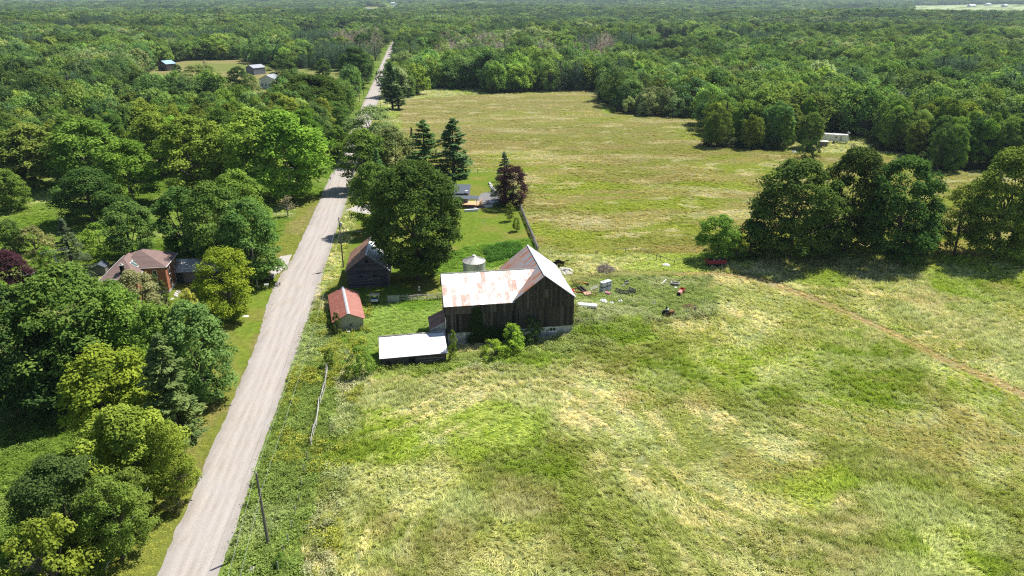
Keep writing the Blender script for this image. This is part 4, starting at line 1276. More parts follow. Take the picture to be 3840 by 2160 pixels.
def window(parent, c, w, h, ang, mat_f=None, depth=.05, panes=2, sill=True, name="window"):
    """window with frame and panes, facing local -v turned by ang"""
    mat_f = mat_f or M_WHITE
    f = MB(); t = .07
    f.box((0, -depth / 2, h / 2 - t / 2), (w, depth, t)); f.box((0, -depth / 2, -h / 2 + t / 2), (w, depth, t))
    f.box((-w / 2 + t / 2, -depth / 2, 0), (t, depth, h - 2 * t)); f.box((w / 2 - t / 2, -depth / 2, 0), (t, depth, h - 2 * t))
    for i in range(1, panes): f.box((-w / 2 + w * i / panes, -depth / 2, 0), (.05, depth * .8, h - 2 * t))
    o = part(f, name, mat_f, parent); o.location = c; o.rotation_euler = (0, 0, ang)
    for i in range(panes):
        pw = (w - 2 * t) / panes
        g_ = MB(); g_.box((-w / 2 + t + pw * (i + .5), -.012, 0), (pw - .03, .02, h - 2 * t - .01)); part(g_, "pane", M_GLASS, o)
    if sill:
        s = MB(); s.box((0, -.07, -h / 2 - .05), (w + .16, .16, .08)); part(s, "sill", mat_f, o)
    return o

def footprint(loc, rz, u0, u1, v0, v1):
    c, s = math.cos(rz), math.sin(rz)
    P = [(loc[0] + u * c - v * s, loc[1] + u * s + v * c) for u, v in ((u0, v0), (u1, v0), (u1, v1), (u0, v1))]
    BLOCKED.append(P)

GB = np.random.default_rng(33)

# ------------------------------------------------------------------ the big L-shaped barn
barn = thing("barn", "large weathered black-board barn, L-shaped, with white rusty metal roofs", "barn", (BO[0], BO[1], 0), BYAW)
footprint(BO, BYAW, -.3, 22.2, -.2, 9.6); footprint(BO, BYAW, 11.4, 22.2, -.2, 16)
U0, U1, VD = 11.62, 22.0, 15.6; UR = 16.8; ZE, ZR = 7.62, 11.75; WV = 9.4; WR = 11.2; WZE = 7.45; F0 = 2.2
def dark_tone(t, g):
    b = g.uniform(.62, 1.5); 
    if g.random() < .09: b *= 1.7
    return (b * g.uniform(.95, 1.1), b, b * g.uniform(.92, 1.08))
def grey_tone(t, g):
    b = g.uniform(1.5, 2.6); return (b, b * .97, b * .9)
wall = MB()                                                       # inner shell behind the boards
wall.prism([(U0, .12, F0), (U1 - .02, .12, F0), (U1 - .02, .12, ZE), (UR, .12, ZR - .1), (U0, .12, ZE)], (0, VD - .12, 0))
wall.prism([(.05, .22, F0), (.05, WV, F0), (.05, WV, WZE), (.05, WV / 2, WR - .1), (.05, .22, WZE)], (U0 - .07, 0, 0))
part(wall, "wall", M_DARK, barn)
b = MB()
gtop = lambda t: (ZE + (ZR - ZE) * (1 - abs(2 * t - 1))) - .1
boards(b, (U0, 0.02), (U1, 0.02), F0, 6.0, .27, .03, dark_tone, GB)
boards(b, (U0, -.09), (U1, -.09), 5.93, 0, .27, .03, dark_tone, GB, top=gtop)
part(b, "board_siding", M_BARNWOOD, barn, "dark weathered boards of the gable front", kind="stuff")
b = MB()
boards(b, (2.15, .14), (U0 - .45, .14), F0, 5.8, .27, .03, dark_tone, GB)
boards(b, (0, .14), (1.7, .14), F0, 5.8, .27, .03, dark_tone, GB)
def upper_tone(t, g):
    return grey_tone(t, g) if (t < 5.6 or 7.6 < t < 8.55 or 9.6 < t < 10.0) else dark_tone(t, g)
boards(b, (0, .03), (U0 - .05, .03), 5.72, WZE, .25, .03, upper_tone, GB)
part(b, "board_siding", M_BARNWOOD, barn, "boards of the wing, the upper left ones silvered pale", kind="stuff")
b = MB()
boards(b, (U1 + .02, 0), (U1 + .02, VD), F0, ZE, .27, .03, dark_tone, GB)
boards(b, (0, WV), (0, .15), F0, 0, .27, .03, dark_tone, GB, top=lambda t: WZE + (WR - WZE) * (1 - abs(2 * t - 1)) - .1)
boards(b, (U0 - .02, VD), (U0 - .02, WV + .1), F0, ZE, .27, .03, dark_tone, GB)
boards(b, (U1, VD + .02), (U0, VD + .02), F0, 0, .27, .03, dark_tone, GB, top=gtop)
part(b, "board_siding", M_BARNWOOD, barn, kind="stuff")
d = MB(); d.box((1.92, .13, 4.0), (.36, .05, 3.6)); part(d, "door_slit", M_DARK, barn)
d = MB(); d.box((U0 - .24, .11, 4.1), (.34, .06, 3.6)); part(d, "door_slit", M_DARK, barn)
d = MB()
for i in range(8): d.box((15.9 + i * .24, -.165, 8.55), (.225, .03, 1.55 + GB.uniform(-.03, .03)), col=(grey_tone(0, GB) if i in (4, 5, 6) else dark_tone(0, GB)))
part(d, "loft_door", M_BARNWOOD, barn)
d = MB()
for i in range(5): d.box((6.55 + i * .24, .105, 3.25), (.225, .03, 2.0), col=(1.9, 1.85, 1.8) if i % 2 == 0 else (1.2, 1.2, 1.2))
part(d, "board_door", M_BARNWOOD, barn)
# whitewashed stone foundation, stones laid in courses
f = MB(); f.box(((U0 + U1) / 2, .3 + VD / 2 - .15, F0 / 2 - .2), (U1 - U0 - .24, VD - .3, F0 + .36)); f.box((U0 / 2, WV / 2 + .1, F0 / 2 - .2), (U0 - .3, WV - .36, F0 + .36))
part(f, "foundation", M_MORTAR, barn)
f = MB()
def courses(p, q, h0, h1, ch, lw, g, mb, proud=.05, tone=(.75, 1.15)):
    p = Vector(p); q = Vector(q); d = q - p; Ln = d.length; d.normalize(); n = Vector((d.y, -d.x)); ang = math.atan2(d.y, d.x)
    z = h0
    while z < h1 - .05:
        hh = min(ch * g.uniform(.85, 1.15), h1 - z); t = -g.uniform(0, lw * .4)
        while t < Ln:
            w = lw * g.uniform(.6, 1.4); a = max(0, t); e = min(Ln, t + w)
            if e - a > .08:
                c = p + d * ((a + e) / 2); pr = proud * g.uniform(.5, 1.2); b_ = g.uniform(*tone)
                mb.box((c.x + n.x * pr / 2, c.y + n.y * pr / 2, z + hh / 2), (e - a - .025, pr + .06, hh - .025), ang, col=(b_, b_, b_ * g.uniform(.96, 1.04)))
            t += w
        z += hh
courses((U0, .13), (U1 - .12, .13), -.3, F0 - .02, .3, .5, GB, f)
courses((.15, .26), (U0 - .05, .26), -.3, F0 - .02, .3, .5, GB, f)
courses((U1 - .12, .13), (U1 - .12, VD), -.3, F0 - .02, .3, .5, GB, f)
courses((.15, WV), (.15, .26), -.3, F0 - .02, .3, .5, GB, f)
part(f, "foundation_stones", M_STONE, barn, "whitewashed stones", kind="stuff")
window(barn, (18.35, .03, 1.62), 1.25, .75, 0, panes=2)
window(barn, (14.0, .03, 1.7), 1.2, .6, 0, panes=2)
oh = .28
sl = (ZR - ZE) / (UR - U0)
roof_plane(barn, (U1 + oh, -oh, ZE - sl * oh + .05), (U1 + oh, VD + oh, ZE - sl * oh + .05), (UR, -oh, ZR + .05), 21, 3, M_ROOFWHITE)
roof_plane(barn, (U0 - oh, VD + oh, ZE - sl * oh + .05), (U0 - oh, -oh, ZE - sl * oh + .05), (UR, VD + oh, ZR + .05), 21, 3, M_ROOFR)
ws = (WR - WZE) / (WV / 2)
roof_plane(barn, (-.4, -oh, WZE - ws * oh + .05), (11.6, -oh, WZE - ws * oh + .05), (-.4, WV / 2, WR + .05), 16, 3, M_ROOF)
roof_plane(barn, (11.6, .02, WZE + ws * .02 + .05), (16.0, .02, WZE + ws * .02 + .05), (11.6, WV / 2, WR + .05), 6, 3, M_ROOF)
roof_plane(barn, (UR - .8, WV + oh, WZE - ws * oh + .05), (-.4, WV + oh, WZE - ws * oh + .05), (UR - .8, WV / 2, WR + .05), 11, 1, M_ROOFR)
rc = MB(); rc.bar((UR, -oh, ZR + .1), (UR, VD + oh, ZR + .1), .28, .05); part(rc, "ridge_cap", M_RIDGE, barn)
rc = MB(); rc.bar((-.4, WV / 2, WR + .1), (UR - .7, WV / 2, WR + .1), .05, .28); part(rc, "ridge_cap", M_RIDGE, barn)

# creeper on the wing wall
def ivy(name, origin, rz, pts, label, col):
    g = np.random.default_rng(91); P = []; Nn = []
    for (u, z, r_, n) in pts:
        a = g.normal(size=(n, 2)) * r_ * .45
        P.append(np.stack([u + a[:, 0], -.12 - np.abs(g.normal(size=n)) * .22, np.clip(z + a[:, 1], .1, 7.3)], 1)); Nn.append(np.tile([0, -1.0, .5], (n, 1)) + g.normal(size=(n, 3)) * .5)
    P = np.concatenate(P); Nn = norm(np.concatenate(Nn))
    me = leaf_mesh("leaves", P, Nn, g.uniform(.1, .2, len(P)), g.random(len(P)), [M_LEAF], g)
    o = thing(name, label, "creeper", origin, rz)
    c = link(bpy.data.objects.new("leaves", me), o); c.color = col + (1,)
    mb = MB()
    for (u, z, r_, n) in pts[:5]: mb.path([(u + .2, -.06, .05), (u, -.08, z * .6), (u - .1, -.08, z)], [.05, .035, .015], 5)
    part(mb, "vine_stem", M_BARK, o)
    return o
ivy("climbing_vine", (BO[0], BO[1], 0), BYAW, [(5.0, 1.2, 1.3, 700), (5.1, 3.0, 1.2, 650), (5.0, 4.6, 1.0, 500), (5.1, 6.0, .7, 260), (6.6, 1.6, 1.4, 600), (8.2, 1.5, 1.5, 600), (4.2, .8, 1.0, 300), (9.4, 1.3, 1.2, 380), (10.4, 1.2, 1.0, 260)], "dark green creeper climbing the barn wing wall up to the roof edge", (.04, .072, .02))

# lean-to at the barn's left end
lt = thing("lean_to_shed", "small pale lean-to with a dark rusty roof against the barn's left end", "shed", (BO[0], BO[1], 0), BYAW)
footprint(BO, BYAW, -3, 0, 0, 5.5)
mb = MB(); mb.prism([(-2.55, .7, 0), (-.03, .7, 0), (-.03, .7, 4.15), (-2.55, .7, 3.0)], (0, 4.6, 0)); part(mb, "wall", M_SHADEBLUE, lt)
roof_plane(lt, (-2.85, 5.6, 2.95), (-2.85, .45, 2.95), (-.06, 5.6, 4.28), 7, 1, M_ROOFRUST)
mb = MB(); mb.bar((-2.85, .42, 2.9), (-.05, .42, 4.2), .16, .05); mb.bar((-.12, .38, 3.0), (-.12, .38, 5.0), .14, .04); part(mb, "barge_board", M_WHITE, lt)
mb = MB()
for i in range(9): mb.box((-2.42 + i * .28, .67, 1.5 + .06 * i), (.26, .04, 2.9 + .1 * i))
part(mb, "board_siding", M_SHADEBLUE, lt, kind="stuff")

# ------------------------------------------------------------------ low shed with the bright roof
LS = Vector((-20.85, 99.9, 0)); LSR = math.atan2(1.52, 8.85)
ls = thing("low_shed", "long low log shed with a bright white metal roof in front of the barn", "shed", LS, LSR)
footprint(LS, LSR, -.4, 10.6, -.3, 6.2)
mb = MB(); mb.prism([(0, .12, -.2), (10.2, .12, -.2), (10.2, 5.6, -.2), (0, 5.6, -.2)], (0, 0, 2.0)); part(mb, "wall", M_DARK, ls)
for i in range(6):
    z = .12 + i * .3
    for (a, e) in (((0, 4.25), (5.35, 10.2)) if 0 <= i < 5 else ((0, 10.2),)):
        if e - a < .1: continue
        mb = MB(); mb.box(((a + e) / 2, .04 + GB.uniform(-.02, .02), z), (e - a, .16, .27), col=(1, 1, 1)); part(mb, "log", M_LOGWOOD, ls)
for i in range(6):
    mb = MB(); mb.box((-.02, 2.85, .12 + i * .3), (.16, 5.5, .27)); part(mb, "log", M_LOGWOOD, ls)
    mb = MB(); mb.box((10.22, 2.85, .12 + i * .3), (.16, 5.5, .27)); part(mb, "log", M_LOGWOOD, ls)
mb = MB(); mb.box((5.65, .0, .85), (.55, .06, 1.5)); part(mb, "door", M_GREYWOOD, ls)
mb = MB(); mb.box((1.0, -.055, .8), (.6, .04, .6)); part(mb, "window", M_DARK, ls)
mb = MB(); mb.bar((5.9, -.12, 1.15), (9.8, -.1, 1.05), .05, .14); mb.bar((6.0, -.14, .55), (9.2, -.14, .7), .05, .14); part(mb, "loose_board", M_GREYWOOD, ls)
roof_plane(ls, (-.35, -.45, 1.78), (10.55, -.45, 1.92), (-.45, 5.75, 2.75), 14, 1, M_ROOFNEW)
mb = MB(); mb.bar((-.4, 5.6, 2.86), (6.9, 5.6, 2.9), .3, .04); mb.bar((7.0, 5.5, 2.9), (10.4, 5.5, 2.9), .3, .04); part(mb, "ridge_board", M_GREYWOOD, ls)

# ------------------------------------------------------------------ red roofed shed
RS = Vector((-31.35, 112.9, 0)); RSR = math.atan2(1.42, 4.7)
rs = thing("red_roofed_shed", "cream shed with a red metal roof and pale ridge cap near the road", "shed", RS, RSR)
footprint(RS, RSR, -.4, 5.4, -.3, 13)
W_, D_ = 4.95, 12.3; E_, T_ = 2.15, 3.35
mb = MB(); mb.prism([(0, 0, .35), (W_, 0, .35), (W_, 0, E_), (W_ / 2, 0, T_), (0, 0, E_)], (0, D_, 0)); part(mb, "wall", M_CREAM, rs)
mb = MB(); mb.box((W_ / 2, D_ / 2, .08), (W_ + .12, D_ + .12, .6)); part(mb, "concrete_base", M_CONC, rs)
mb = MB(); mb.box((W_ + .02, D_ / 2 - 2, 1.2), (.05, 6.5, 1.4)); part(mb, "whitewashed_panel", M_WHITE, rs)
window(rs, (W_ * .56, -.01, 1.05), .62, .62, 0, mat_f=M_CREAM, panes=1)
mb = MB(); mb.box((W_ * .56, -.06, .32), (.4, .14, .6)); part(mb, "block_step", M_CONC, rs)
s_ = (T_ - E_) / (W_ / 2); o_ = .42
roof_plane(rs, (W_ + o_ * .8, -.4, E_ - s_ * o_ * .8 + .06), (W_ + o_ * .8, D_ + .4, E_ - s_ * o_ * .8 + .06), (W_ / 2, -.4, T_ + .06), 17, 1, M_ROOFRED)
roof_plane(rs, (-o_, D_ + .4, E_ - s_ * o_ + .06), (-o_, -.4, E_ - s_ * o_ + .06), (W_ / 2, D_ + .4, T_ + .06), 17, 2, M_ROOFRED)
mb = MB(); mb.prism([(W_ / 2 - .26, -.42, T_ + .02), (W_ / 2, -.42, T_ + .16), (W_ / 2 + .26, -.42, T_ + .02)], (0, D_ + .84, 0)); part(mb, "ridge_cap", M_RIDGE, rs)

# ------------------------------------------------------------------ dark log drive shed under the oak
DS = Vector((-33.5, 133.45, 0)); DSR = math.atan2(.92, 8.18)
ds = thing("log_drive_shed", "dark grey clapboard shed under the oak, roof half rusty and half white", "shed", DS, DSR)
footprint(DS, DSR, -.4, 8.7, -.3, 12)
W_, D_ = 8.25, 11.6; E_, T_ = 3.75, 7.0
mb = MB(); mb.prism([(.08, .08, 0), (W_ - .08, .08, 0), (W_ - .08, .08, E_), (W_ / 2, .08, T_ - .1), (.08, .08, E_)], (0, D_ - .16, 0)); part(mb, "wall", M_DARK, ds)
def clap(mb, u0, u1, z0, z1, g, gable=None, holes=()):
    z = z0
    while z < z1:
        h_ = .22; a, e = u0, u1
        if gable: a, e = gable(z + h_)
        segs = [(a, e)]
        for (x0, x1, y0, y1) in holes:
            if y0 < z + h_ / 2 < y1:
                ns = []
                for (p, q) in segs:
                    if x0 > p and x1 < q: ns += [(p, x0), (x1, q)]
                    else: ns.append((p, q))
                segs = ns
        for (p, q) in segs:
            if q - p > .2:
                b_ = g.uniform(.7, 1.35); mb.box(((p + q) / 2, .04 - g.uniform(0, .03), z + h_ / 2), (q - p, .08, h_ - .02), col=(b_, b_, b_ * 1.05))
        z += h_
mb = MB()
gb = lambda z: (max(0, (z - E_) / (T_ - E_)) * W_ / 2 + .02, W_ - max(0, (z - E_) / (T_ - E_)) * W_ / 2 - .02)
clap(mb, 0, W_, 0, T_ - .3, GB, gb, holes=((2.3, 3.0, 2.1, 2.6), (5.2, 5.9, 2.2, 2.7), (3.85, 4.4, 5.35, 5.95)))
part(mb, "clapboard", M_LOGGABLE, ds, kind="stuff")
mb = MB(); mb.box((-.0, D_ / 2, E_ / 2), (.1, D_, E_)); part(mb, "side_wall", M_GREYWOOD, ds)
mb = MB(); mb.box((W_, D_ / 2, E_ / 2), (.1, D_, E_)); part(mb, "side_wall", M_GREYWOOD, ds)
mb = MB(); mb.box((7.3, -.06, 1.1), (1.1, .06, 2.2)); part(mb, "door", M_DARKWALL, ds)
mb = MB(); mb.bar((.3, -.07, 1.6), (.5, -.07, .2), .08, .05); mb.bar((.1, -.07, 1.2), (6.6, -.07, 1.9), .04, .12); part(mb, "loose_board", M_GREYWOOD, ds)
mb = MB(); q = .42; mb.prism([(4.12 - q, -.08, 5.65), (4.12, -.08, 5.65 - q), (4.12 + q, -.08, 5.65), (4.12, -.08, 5.65 + q)], (0, .05, 0)); part(mb, "diamond_window", M_DARK, ds)
s_ = (T_ - E_) / (W_ / 2); o_ = .4
roof_plane(ds, (W_ + o_, -.35, E_ - s_ * o_ + .06), (W_ + o_, D_ + .35, E_ - s_ * o_ + .06), (W_ / 2, -.35, T_ + .06), 15, 2, M_ROOFWHITE)
roof_plane(ds, (-o_, D_ + .35, E_ - s_ * o_ + .06), (-o_, -.35, E_ - s_ * o_ + .06), (W_ / 2, D_ + .35, T_ + .06), 15, 3, M_ROOFRUST)
mb = MB(); mb.bar((W_ / 2, -.36, T_ + .1), (W_ / 2, D_ + .36, T_ + .1), .22, .05); part(mb, "ridge_cap", M_RIDGE, ds)

# ------------------------------------------------------------------ grain bin
gbp = (-7.65, 133.2)
si = thing("grain_bin", "round ribbed steel grain bin with a cone roof behind the barn wing", "grain bin", (gbp[0], gbp[1], 0))
mb = MB(); prof = []
for i in range(27): z = i * .225; prof += [(2.2, z), (2.25, z + .11)]
prof.append((2.2, 6.09)); mb.lathe(prof, 40); part(mb, "wall", M_SILOWALL, si, smooth=True)
mb = MB(); prof = [(2.55, 5.42), (.32, 7.0)]
n = 28
for k in range(n):
    a0, a1 = 2 * math.pi * k / n, 2 * math.pi * (k + 1) / n
    mb = MB(); mb.add([(2.36 * math.cos(a0), 2.36 * math.sin(a0), 6.05), (2.36 * math.cos(a1), 2.36 * math.sin(a1), 6.05), (.3 * math.cos(a1), .3 * math.sin(a1), 7.0), (.3 * math.cos(a0), .3 * math.sin(a0), 7.0)], [(0, 1, 2, 3)])
    mb.bar((2.36 * math.cos(a0), 2.36 * math.sin(a0), 6.08), (.3 * math.cos(a0), .3 * math.sin(a0), 7.03), .06, .05)
    part(mb, "roof_panel", M_CONE, si)
mb = MB(); mb.lathe([(.38, 6.95), (.38, 7.18), (.3, 7.25), (.05, 7.33)], 16); part(mb, "cap", M_RIDGE, si)
mb = MB(); a = R(250)
for s in (-1, 1): mb.bar((2.34 * math.cos(a) + s * .2, 2.34 * math.sin(a), 6.13), (.4 * math.cos(a) + s * .2, .4 * math.sin(a), 7.03), .04)
for k in range(7): t = k / 6; mb.bar((2.34 * math.cos(a) * (1 - t) + .4 * math.cos(a) * t - .2, 2.34 * math.sin(a) * (1 - t) + .4 * math.sin(a) * t, 6.13 + .9 * t), (2.34 * math.cos(a) * (1 - t) + .4 * math.cos(a) * t + .2, 2.34 * math.sin(a) * (1 - t) + .4 * math.sin(a) * t, 6.13 + .9 * t), .035)
part(mb, "roof_ladder", M_STEEL, si)

# ------------------------------------------------------------------ brick farmhouse west of the road
BH = Vector((-69.0, 130.95, 0)); BHR = math.atan2(133.87 - 130.93, -69.5 + 69.02)   # local u runs along the road-side wall, v away from the road
bh = thing("brick_house", "two storey orange brick house with a brown hip roof and skylights", "house", BH, BHR)
Lu, Dv, Z2 = 7.6, 9.6, 5.7
footprint(BH, BHR, -1, 8.5, -.5, 18)
mb = MB(); mb.box((Lu / 2, Dv / 2, Z2 / 2), (Lu - .1, Dv - .1, Z2)); mb.box((-1.9, 7.2, Z2 / 2 - .3), (4.2, 6.0, Z2 - .6)); part(mb, "wall_core", M_MORTAR, bh)
mb = MB()
courses((Lu, 0), (0, 0), .5, Z2, .16, .42, GB, mb, .03, (.8, 1.2))                     # road side
courses((0, 0), (0, 4.2), .5, Z2, .16, .42, GB, mb, .03, (.8, 1.2))
courses((0, 10), (-4, 10), .5, Z2 - .6, .16, .42, GB, mb, .03, (.8, 1.2))
courses((-4, 4.2), (-4, 10.2), .5, Z2 - .6, .16, .42, GB, mb, .03, (.8, 1.2))
courses((0, 4.2), (-4, 4.2), .5, Z2 - .6, .16, .42, GB, mb, .03, (.8, 1.2))
for f in range(len(mb.f)): pass
part(mb, "brick_courses", M_BRICK, bh, kind="stuff")
mb = MB(); mb.box((Lu / 2, Dv / 2, .2), (Lu + .15, Dv + .15, .6)); part(mb, "stone_base", M_CONC, bh)
fa = math.pi                                                                           # windows on the v=0 face look towards -v
for (u, z) in ((2.0, 4.2), (5.6, 4.2), (2.0, 1.7), (5.6, 1.7)): window(bh, (u, -.06, z), .85, 1.5, 0, panes=1)
window(bh, (-.06, 2.0, 4.2), .85, 1.5, -math.pi / 2, panes=1); window(bh, (-.06, 2.0, 1.7), .85, 1.5, -math.pi / 2, panes=1)
def hip(parent, u0, u1, v0, v1, z0, z1, ru0, ru1, rv, name="roof", axis='u', bands=16):
    """hip roof with the ridge along u from ru0 to ru1 at v=rv (or along v with axis 'v'), shingled in courses"""
    A = [Vector((u0, v0, z0)), Vector((u1, v0, z0)), Vector((u1, v1, z0)), Vector((u0, v1, z0))]
    if axis == 'u': r0, r1 = Vector((ru0, rv, z1)), Vector((ru1, rv, z1)); faces = [(A[0], A[1], r1, r0), (A[1], A[2], r1, r1), (A[2], A[3], r0, r1), (A[3], A[0], r0, r0)]
    else: r0, r1 = Vector((rv, ru0, z1)), Vector((rv, ru1, z1)); faces = [(A[0], A[1], r0, r0), (A[1], A[2], r1, r0), (A[2], A[3], r1, r1), (A[3], A[0], r0, r1)]
    mb = MB()
    for (a, b_, c, d_) in faces:
        n_ = (b_ - a).cross(d_ - a).normalized()
        for k in range(bands):
            t0, t1 = k / bands, (k + 1) / bands
            m_ = GB.uniform(.93, 1.07)
            mb.add([a.lerp(d_, t0) + n_ * .025, b_.lerp(c, t0) + n_ * .025, b_.lerp(c, t1) + n_ * .01, a.lerp(d_, t1) + n_ * .01], [(0, 1, 2, 3)], (m_, m_, m_))
            mb.add([a.lerp(d_, t0), b_.lerp(c, t0), b_.lerp(c, t0) + n_ * .025, a.lerp(d_, t0) + n_ * .025], [(0, 1, 2, 3)], (.85, .85, .85))
    ro = part(mb, name, M_SHINGLE, parent)
    g_ = MB()
    for i in range(4): g_.bar(A[i] + Vector((0, 0, -.06)), A[(i + 1) % 4] + Vector((0, 0, -.06)), .14, .14)
    part(g_, "gutter", M_WHITE, ro)
    return ro
hip(bh, -.45, Lu + .45, -.45, Dv + .45, Z2, 8.1, 3.2, 4.4, Dv / 2)
er = hip(bh, -4.6, 3.4, 3.9, 10.6, Z2 - .55, 7.85, 0.0, 3.3, 7.2)
for k in range(2):
    mb = MB(); c = Vector((-.3 + k * 1.1, 5.45, 6.36)); nrm_ = Vector((0, -2.4, 3.3)).normalized()
    sx = Vector((1, 0, 0)); sy = nrm_.cross(sx)
    Mx = Matrix((sx, sy, nrm_)).transposed()
    mb.box(c + nrm_ * .1, (.85, 1.6, .16), M=Mx); sk = part(mb, "skylight", M_WHITE, bh)
    g_ = MB(); g_.box(c + nrm_ * .19, (.66, 1.42, .03), M=Mx); part(g_, "pane", simple("green_glass", (.05, .12, .1), .15, spec=.6), sk)
mb = MB(); mb.box((-3.2, 6.6, 5.6), (.75, .55, 3.8)); ch = part(mb, "chimney", M_BRICK, bh)
mb = MB(); mb.box((-3.2, 6.6, 7.55), (.9, .7, .12)); mb.box((-3.2, 6.6, 7.75), (.3, .3, .35)); part(mb, "chimney_cap", M_CONC, ch)

ga = thing("garage", "low garage with a stained grey metal roof beside the brick house", "garage", tuple(a2(443, 712)), R(5))
gp = a2(443, 712); footprint(gp, R(5), -.5, 10.5, -.5, 8)
mb = MB(); mb.prism([(0, 0, 0), (9.6, 0, 0), (9.6, 6.5, 0), (0, 6.5, 0)], (0, 0, 2.5)); part(mb, "wall", M_DARKWALL, ga)
roof_plane(ga, (-.3, -.4, 2.45), (9.9, -.4, 2.45), (-.3, 3.3, 4.1), 13, 1, galv("stained_sheet", (.62, .61, .6), (.16, .15, .14), .22, metal=.1, rough=.6))
roof_plane(ga, (9.9, 6.9, 2.45), (-.3, 6.9, 2.45), (9.9, 3.3, 4.1), 13, 1, M_ROOFRUST)
mb = MB(); mb.box((3.0, -.04, 1.1), (2.6, .06, 2.1)); part(mb, "door", M_GREYWOOD, ga)

# ------------------------------------------------------------------ grey roofed house behind the oak
NH = a2(1105, 545); NHR = R(-3)
nh = thing("grey_roofed_house", "house with a blue-grey metal roof and wooden porch half hidden by the oak", "house", tuple(a2(1117, 519) + Vector((1.4, 0, 0))), NHR)
pn = a2(1117, 519) + Vector((1.4, 0, 0)); footprint(pn, NHR, -6, 9, -1, 14)
mb = MB(); mb.box((1.6, 5.0, 1.7), (7.2, 6.2, 3.4)); mb.prism([(-6, 4.5, 0), (-1.2, 4.5, 0), (-1.2, 4.5, 4.2), (-3.6, 4.5, 6.3), (-6, 4.5, 4.2)], (0, 8, 0)); part(mb, "wall", M_GREYSIDE, nh)
roof_plane(nh, (-2.3, 1.6, 3.35), (5.6, 1.6, 3.35), (-2.3, 8.3, 4.3), 10, 1, M_BLUEROOF)
roof_plane(nh, (-.8, 4.2, 4.0), (-.8, 12.8, 4.0), (-3.6, 4.2, 6.4), 10, 1, M_BLUEROOF)
roof_plane(nh, (-6.4, 12.8, 4.0), (-6.4, 4.2, 4.0), (-3.6, 12.8, 6.4), 10, 1, M_BLUEROOF)
roof_plane(nh, (-1.8, -1.3, 2.55), (8.6, -1.3, 2.55), (-1.8, .9, 2.95), 13, 1, M_BLUEROOF)
mb = MB(); mb.box((1.9, 1.85, 3.05), (7.0, .1, .5)); part(mb, "fascia", M_DARKWALL, nh)
for u in (-.6, 3.6, 8.1):
    mb = MB(); mb.box((u, -1.0, 1.22), (.15, .15, 2.6)); part(mb, "porch_post", M_BROWNWOOD, nh)
dk = MB(); dk.box((6.4, 1.6, .28), (5.4, 4.4, .5)); part(dk, "deck", M_BROWNWOOD, nh)
for i in range(14):
    mb = MB(); mb.box((6.4, -.45 + i * .31, .56), (5.4, .285, .04)); part(mb, "deck_board", M_NEWWOOD, nh)
mb = MB()
for i in range(6): mb.bar((9.0, -.5 + i * .85, .55), (9.0, -.5 + i * .85, 1.55), .09)
mb.bar((9.0, -.5, 1.55), (9.0, 3.8, 1.55), .1); mb.bar((9.0, -.5, 1.05), (9.0, 3.8, 1.05), .06); part(mb, "railing", M_NEWWOOD, nh)
mb = MB()
for i in range(3): mb.box((9.5 + i * .3, .6, .42 - i * .15), (.32, 1.3, .06))
part(mb, "steps", M_NEWWOOD, nh)
window(nh, (.4, 1.87, 1.5), 1.3, 1.2, 0, panes=2); window(nh, (2.6, 1.87, 1.5), 1.2, 1.2, 0, panes=2)
mb = MB(); mb.lathe([(.16, 3.7), (.16, 4.35), (.28, 4.36), (.28, 4.5), (.1, 4.6)], 12, c=(1.1, 5.2, 0)); part(mb, "roof_vent", M_RIDGE, nh)
mb = MB(); mb.tube((4.9, 2.0, 3.4), (4.9, 2.0, 4.0), .04); mb.lathe([(.02, 0), (.42, .14)], 14, c=(4.9, 1.9, 4.0)); part(mb, "dish_aerial", M_WHITE, nh)
# retaining blocks, patio cover slab, stone row
p0 = [a2(1171, 532), a2(1206, 521.5), a2(1224, 516)]
for i, (x, y, w) in enumerate(((1750 / K, 793 / K, 3.9), (1814 / K, 777 / K, 2.2), (1834 / K, 769 / K, 1.0), (1776 / K, 787 / K, 3.0))[:3]):
    p = a2(x + 12, y); mb = MB(); mb.box((0, 0, .3), (w, .55, .75)); o = solo(mb, "retaining_block", M_PLASTER, ["long white retaining block nearest the oak along the patio edge", "middle white retaining block along the patio edge", "shortest white retaining block, next to the covered white tub"][i], "retaining wall", p, R(14)); bevel(o, .04)
p = a2(1243, 513); ht = thing("hot_tub", "square tub with a flat white cover at the patio corner", "hot tub", p, R(28))
mb = MB(); mb.box((0, 0, .4), (2.9, 2.9, .8)); bevel(part(mb, "tub_body", M_SHADEBLUE, ht), .08)
mb = MB(); mb.box((0, 0, .86), (3.3, 3.3, .12)); bevel(part(mb, "cover", M_WHITE, ht), .05)
sw = thing("stone_row", "row of pale field stones at the edge of the grey patio", "stone wall", a2(1240, 474))
g = GB
def stone_mesh(g, s=1.0, seg=6):
    mb = MB(); prof = [(.32, 0), (.5, .14), (.46, .34), (.25, .48)]
    mb.lathe(prof, seg); me = mb.mesh("stone", M_PALEROCK)
    for v in me.vertices: v.co = Vector(v.co) * s * g.uniform(.85, 1.15)
    return me
STONES = [stone_mesh(g) for i in range(5)]
def stone(parent, loc, s, name="stone", mats=None):
    o = link(bpy.data.objects.new(name, STONES[rnd.randrange(5)]), parent); o.location = loc; o.scale = (s * rnd.uniform(.8, 1.4), s * rnd.uniform(.8, 1.3), s * rnd.uniform(.7, 1.1)); o.rotation_euler = (rnd.uniform(-.2, .2), rnd.uniform(-.2, .2), rnd.uniform(0, 6))
    return o
q0, q1 = a2(1231, 462), a2(1248, 488)
for i in range(15):
    t = i / 14; p = q0.lerp(q1, t) - sw.location
    stone(sw, (p.x + g.normal() * .25, p.y + g.normal() * .2, 0), .95)
    if i % 2: stone(sw, (p.x + g.normal() * .2, p.y, .35), .8)

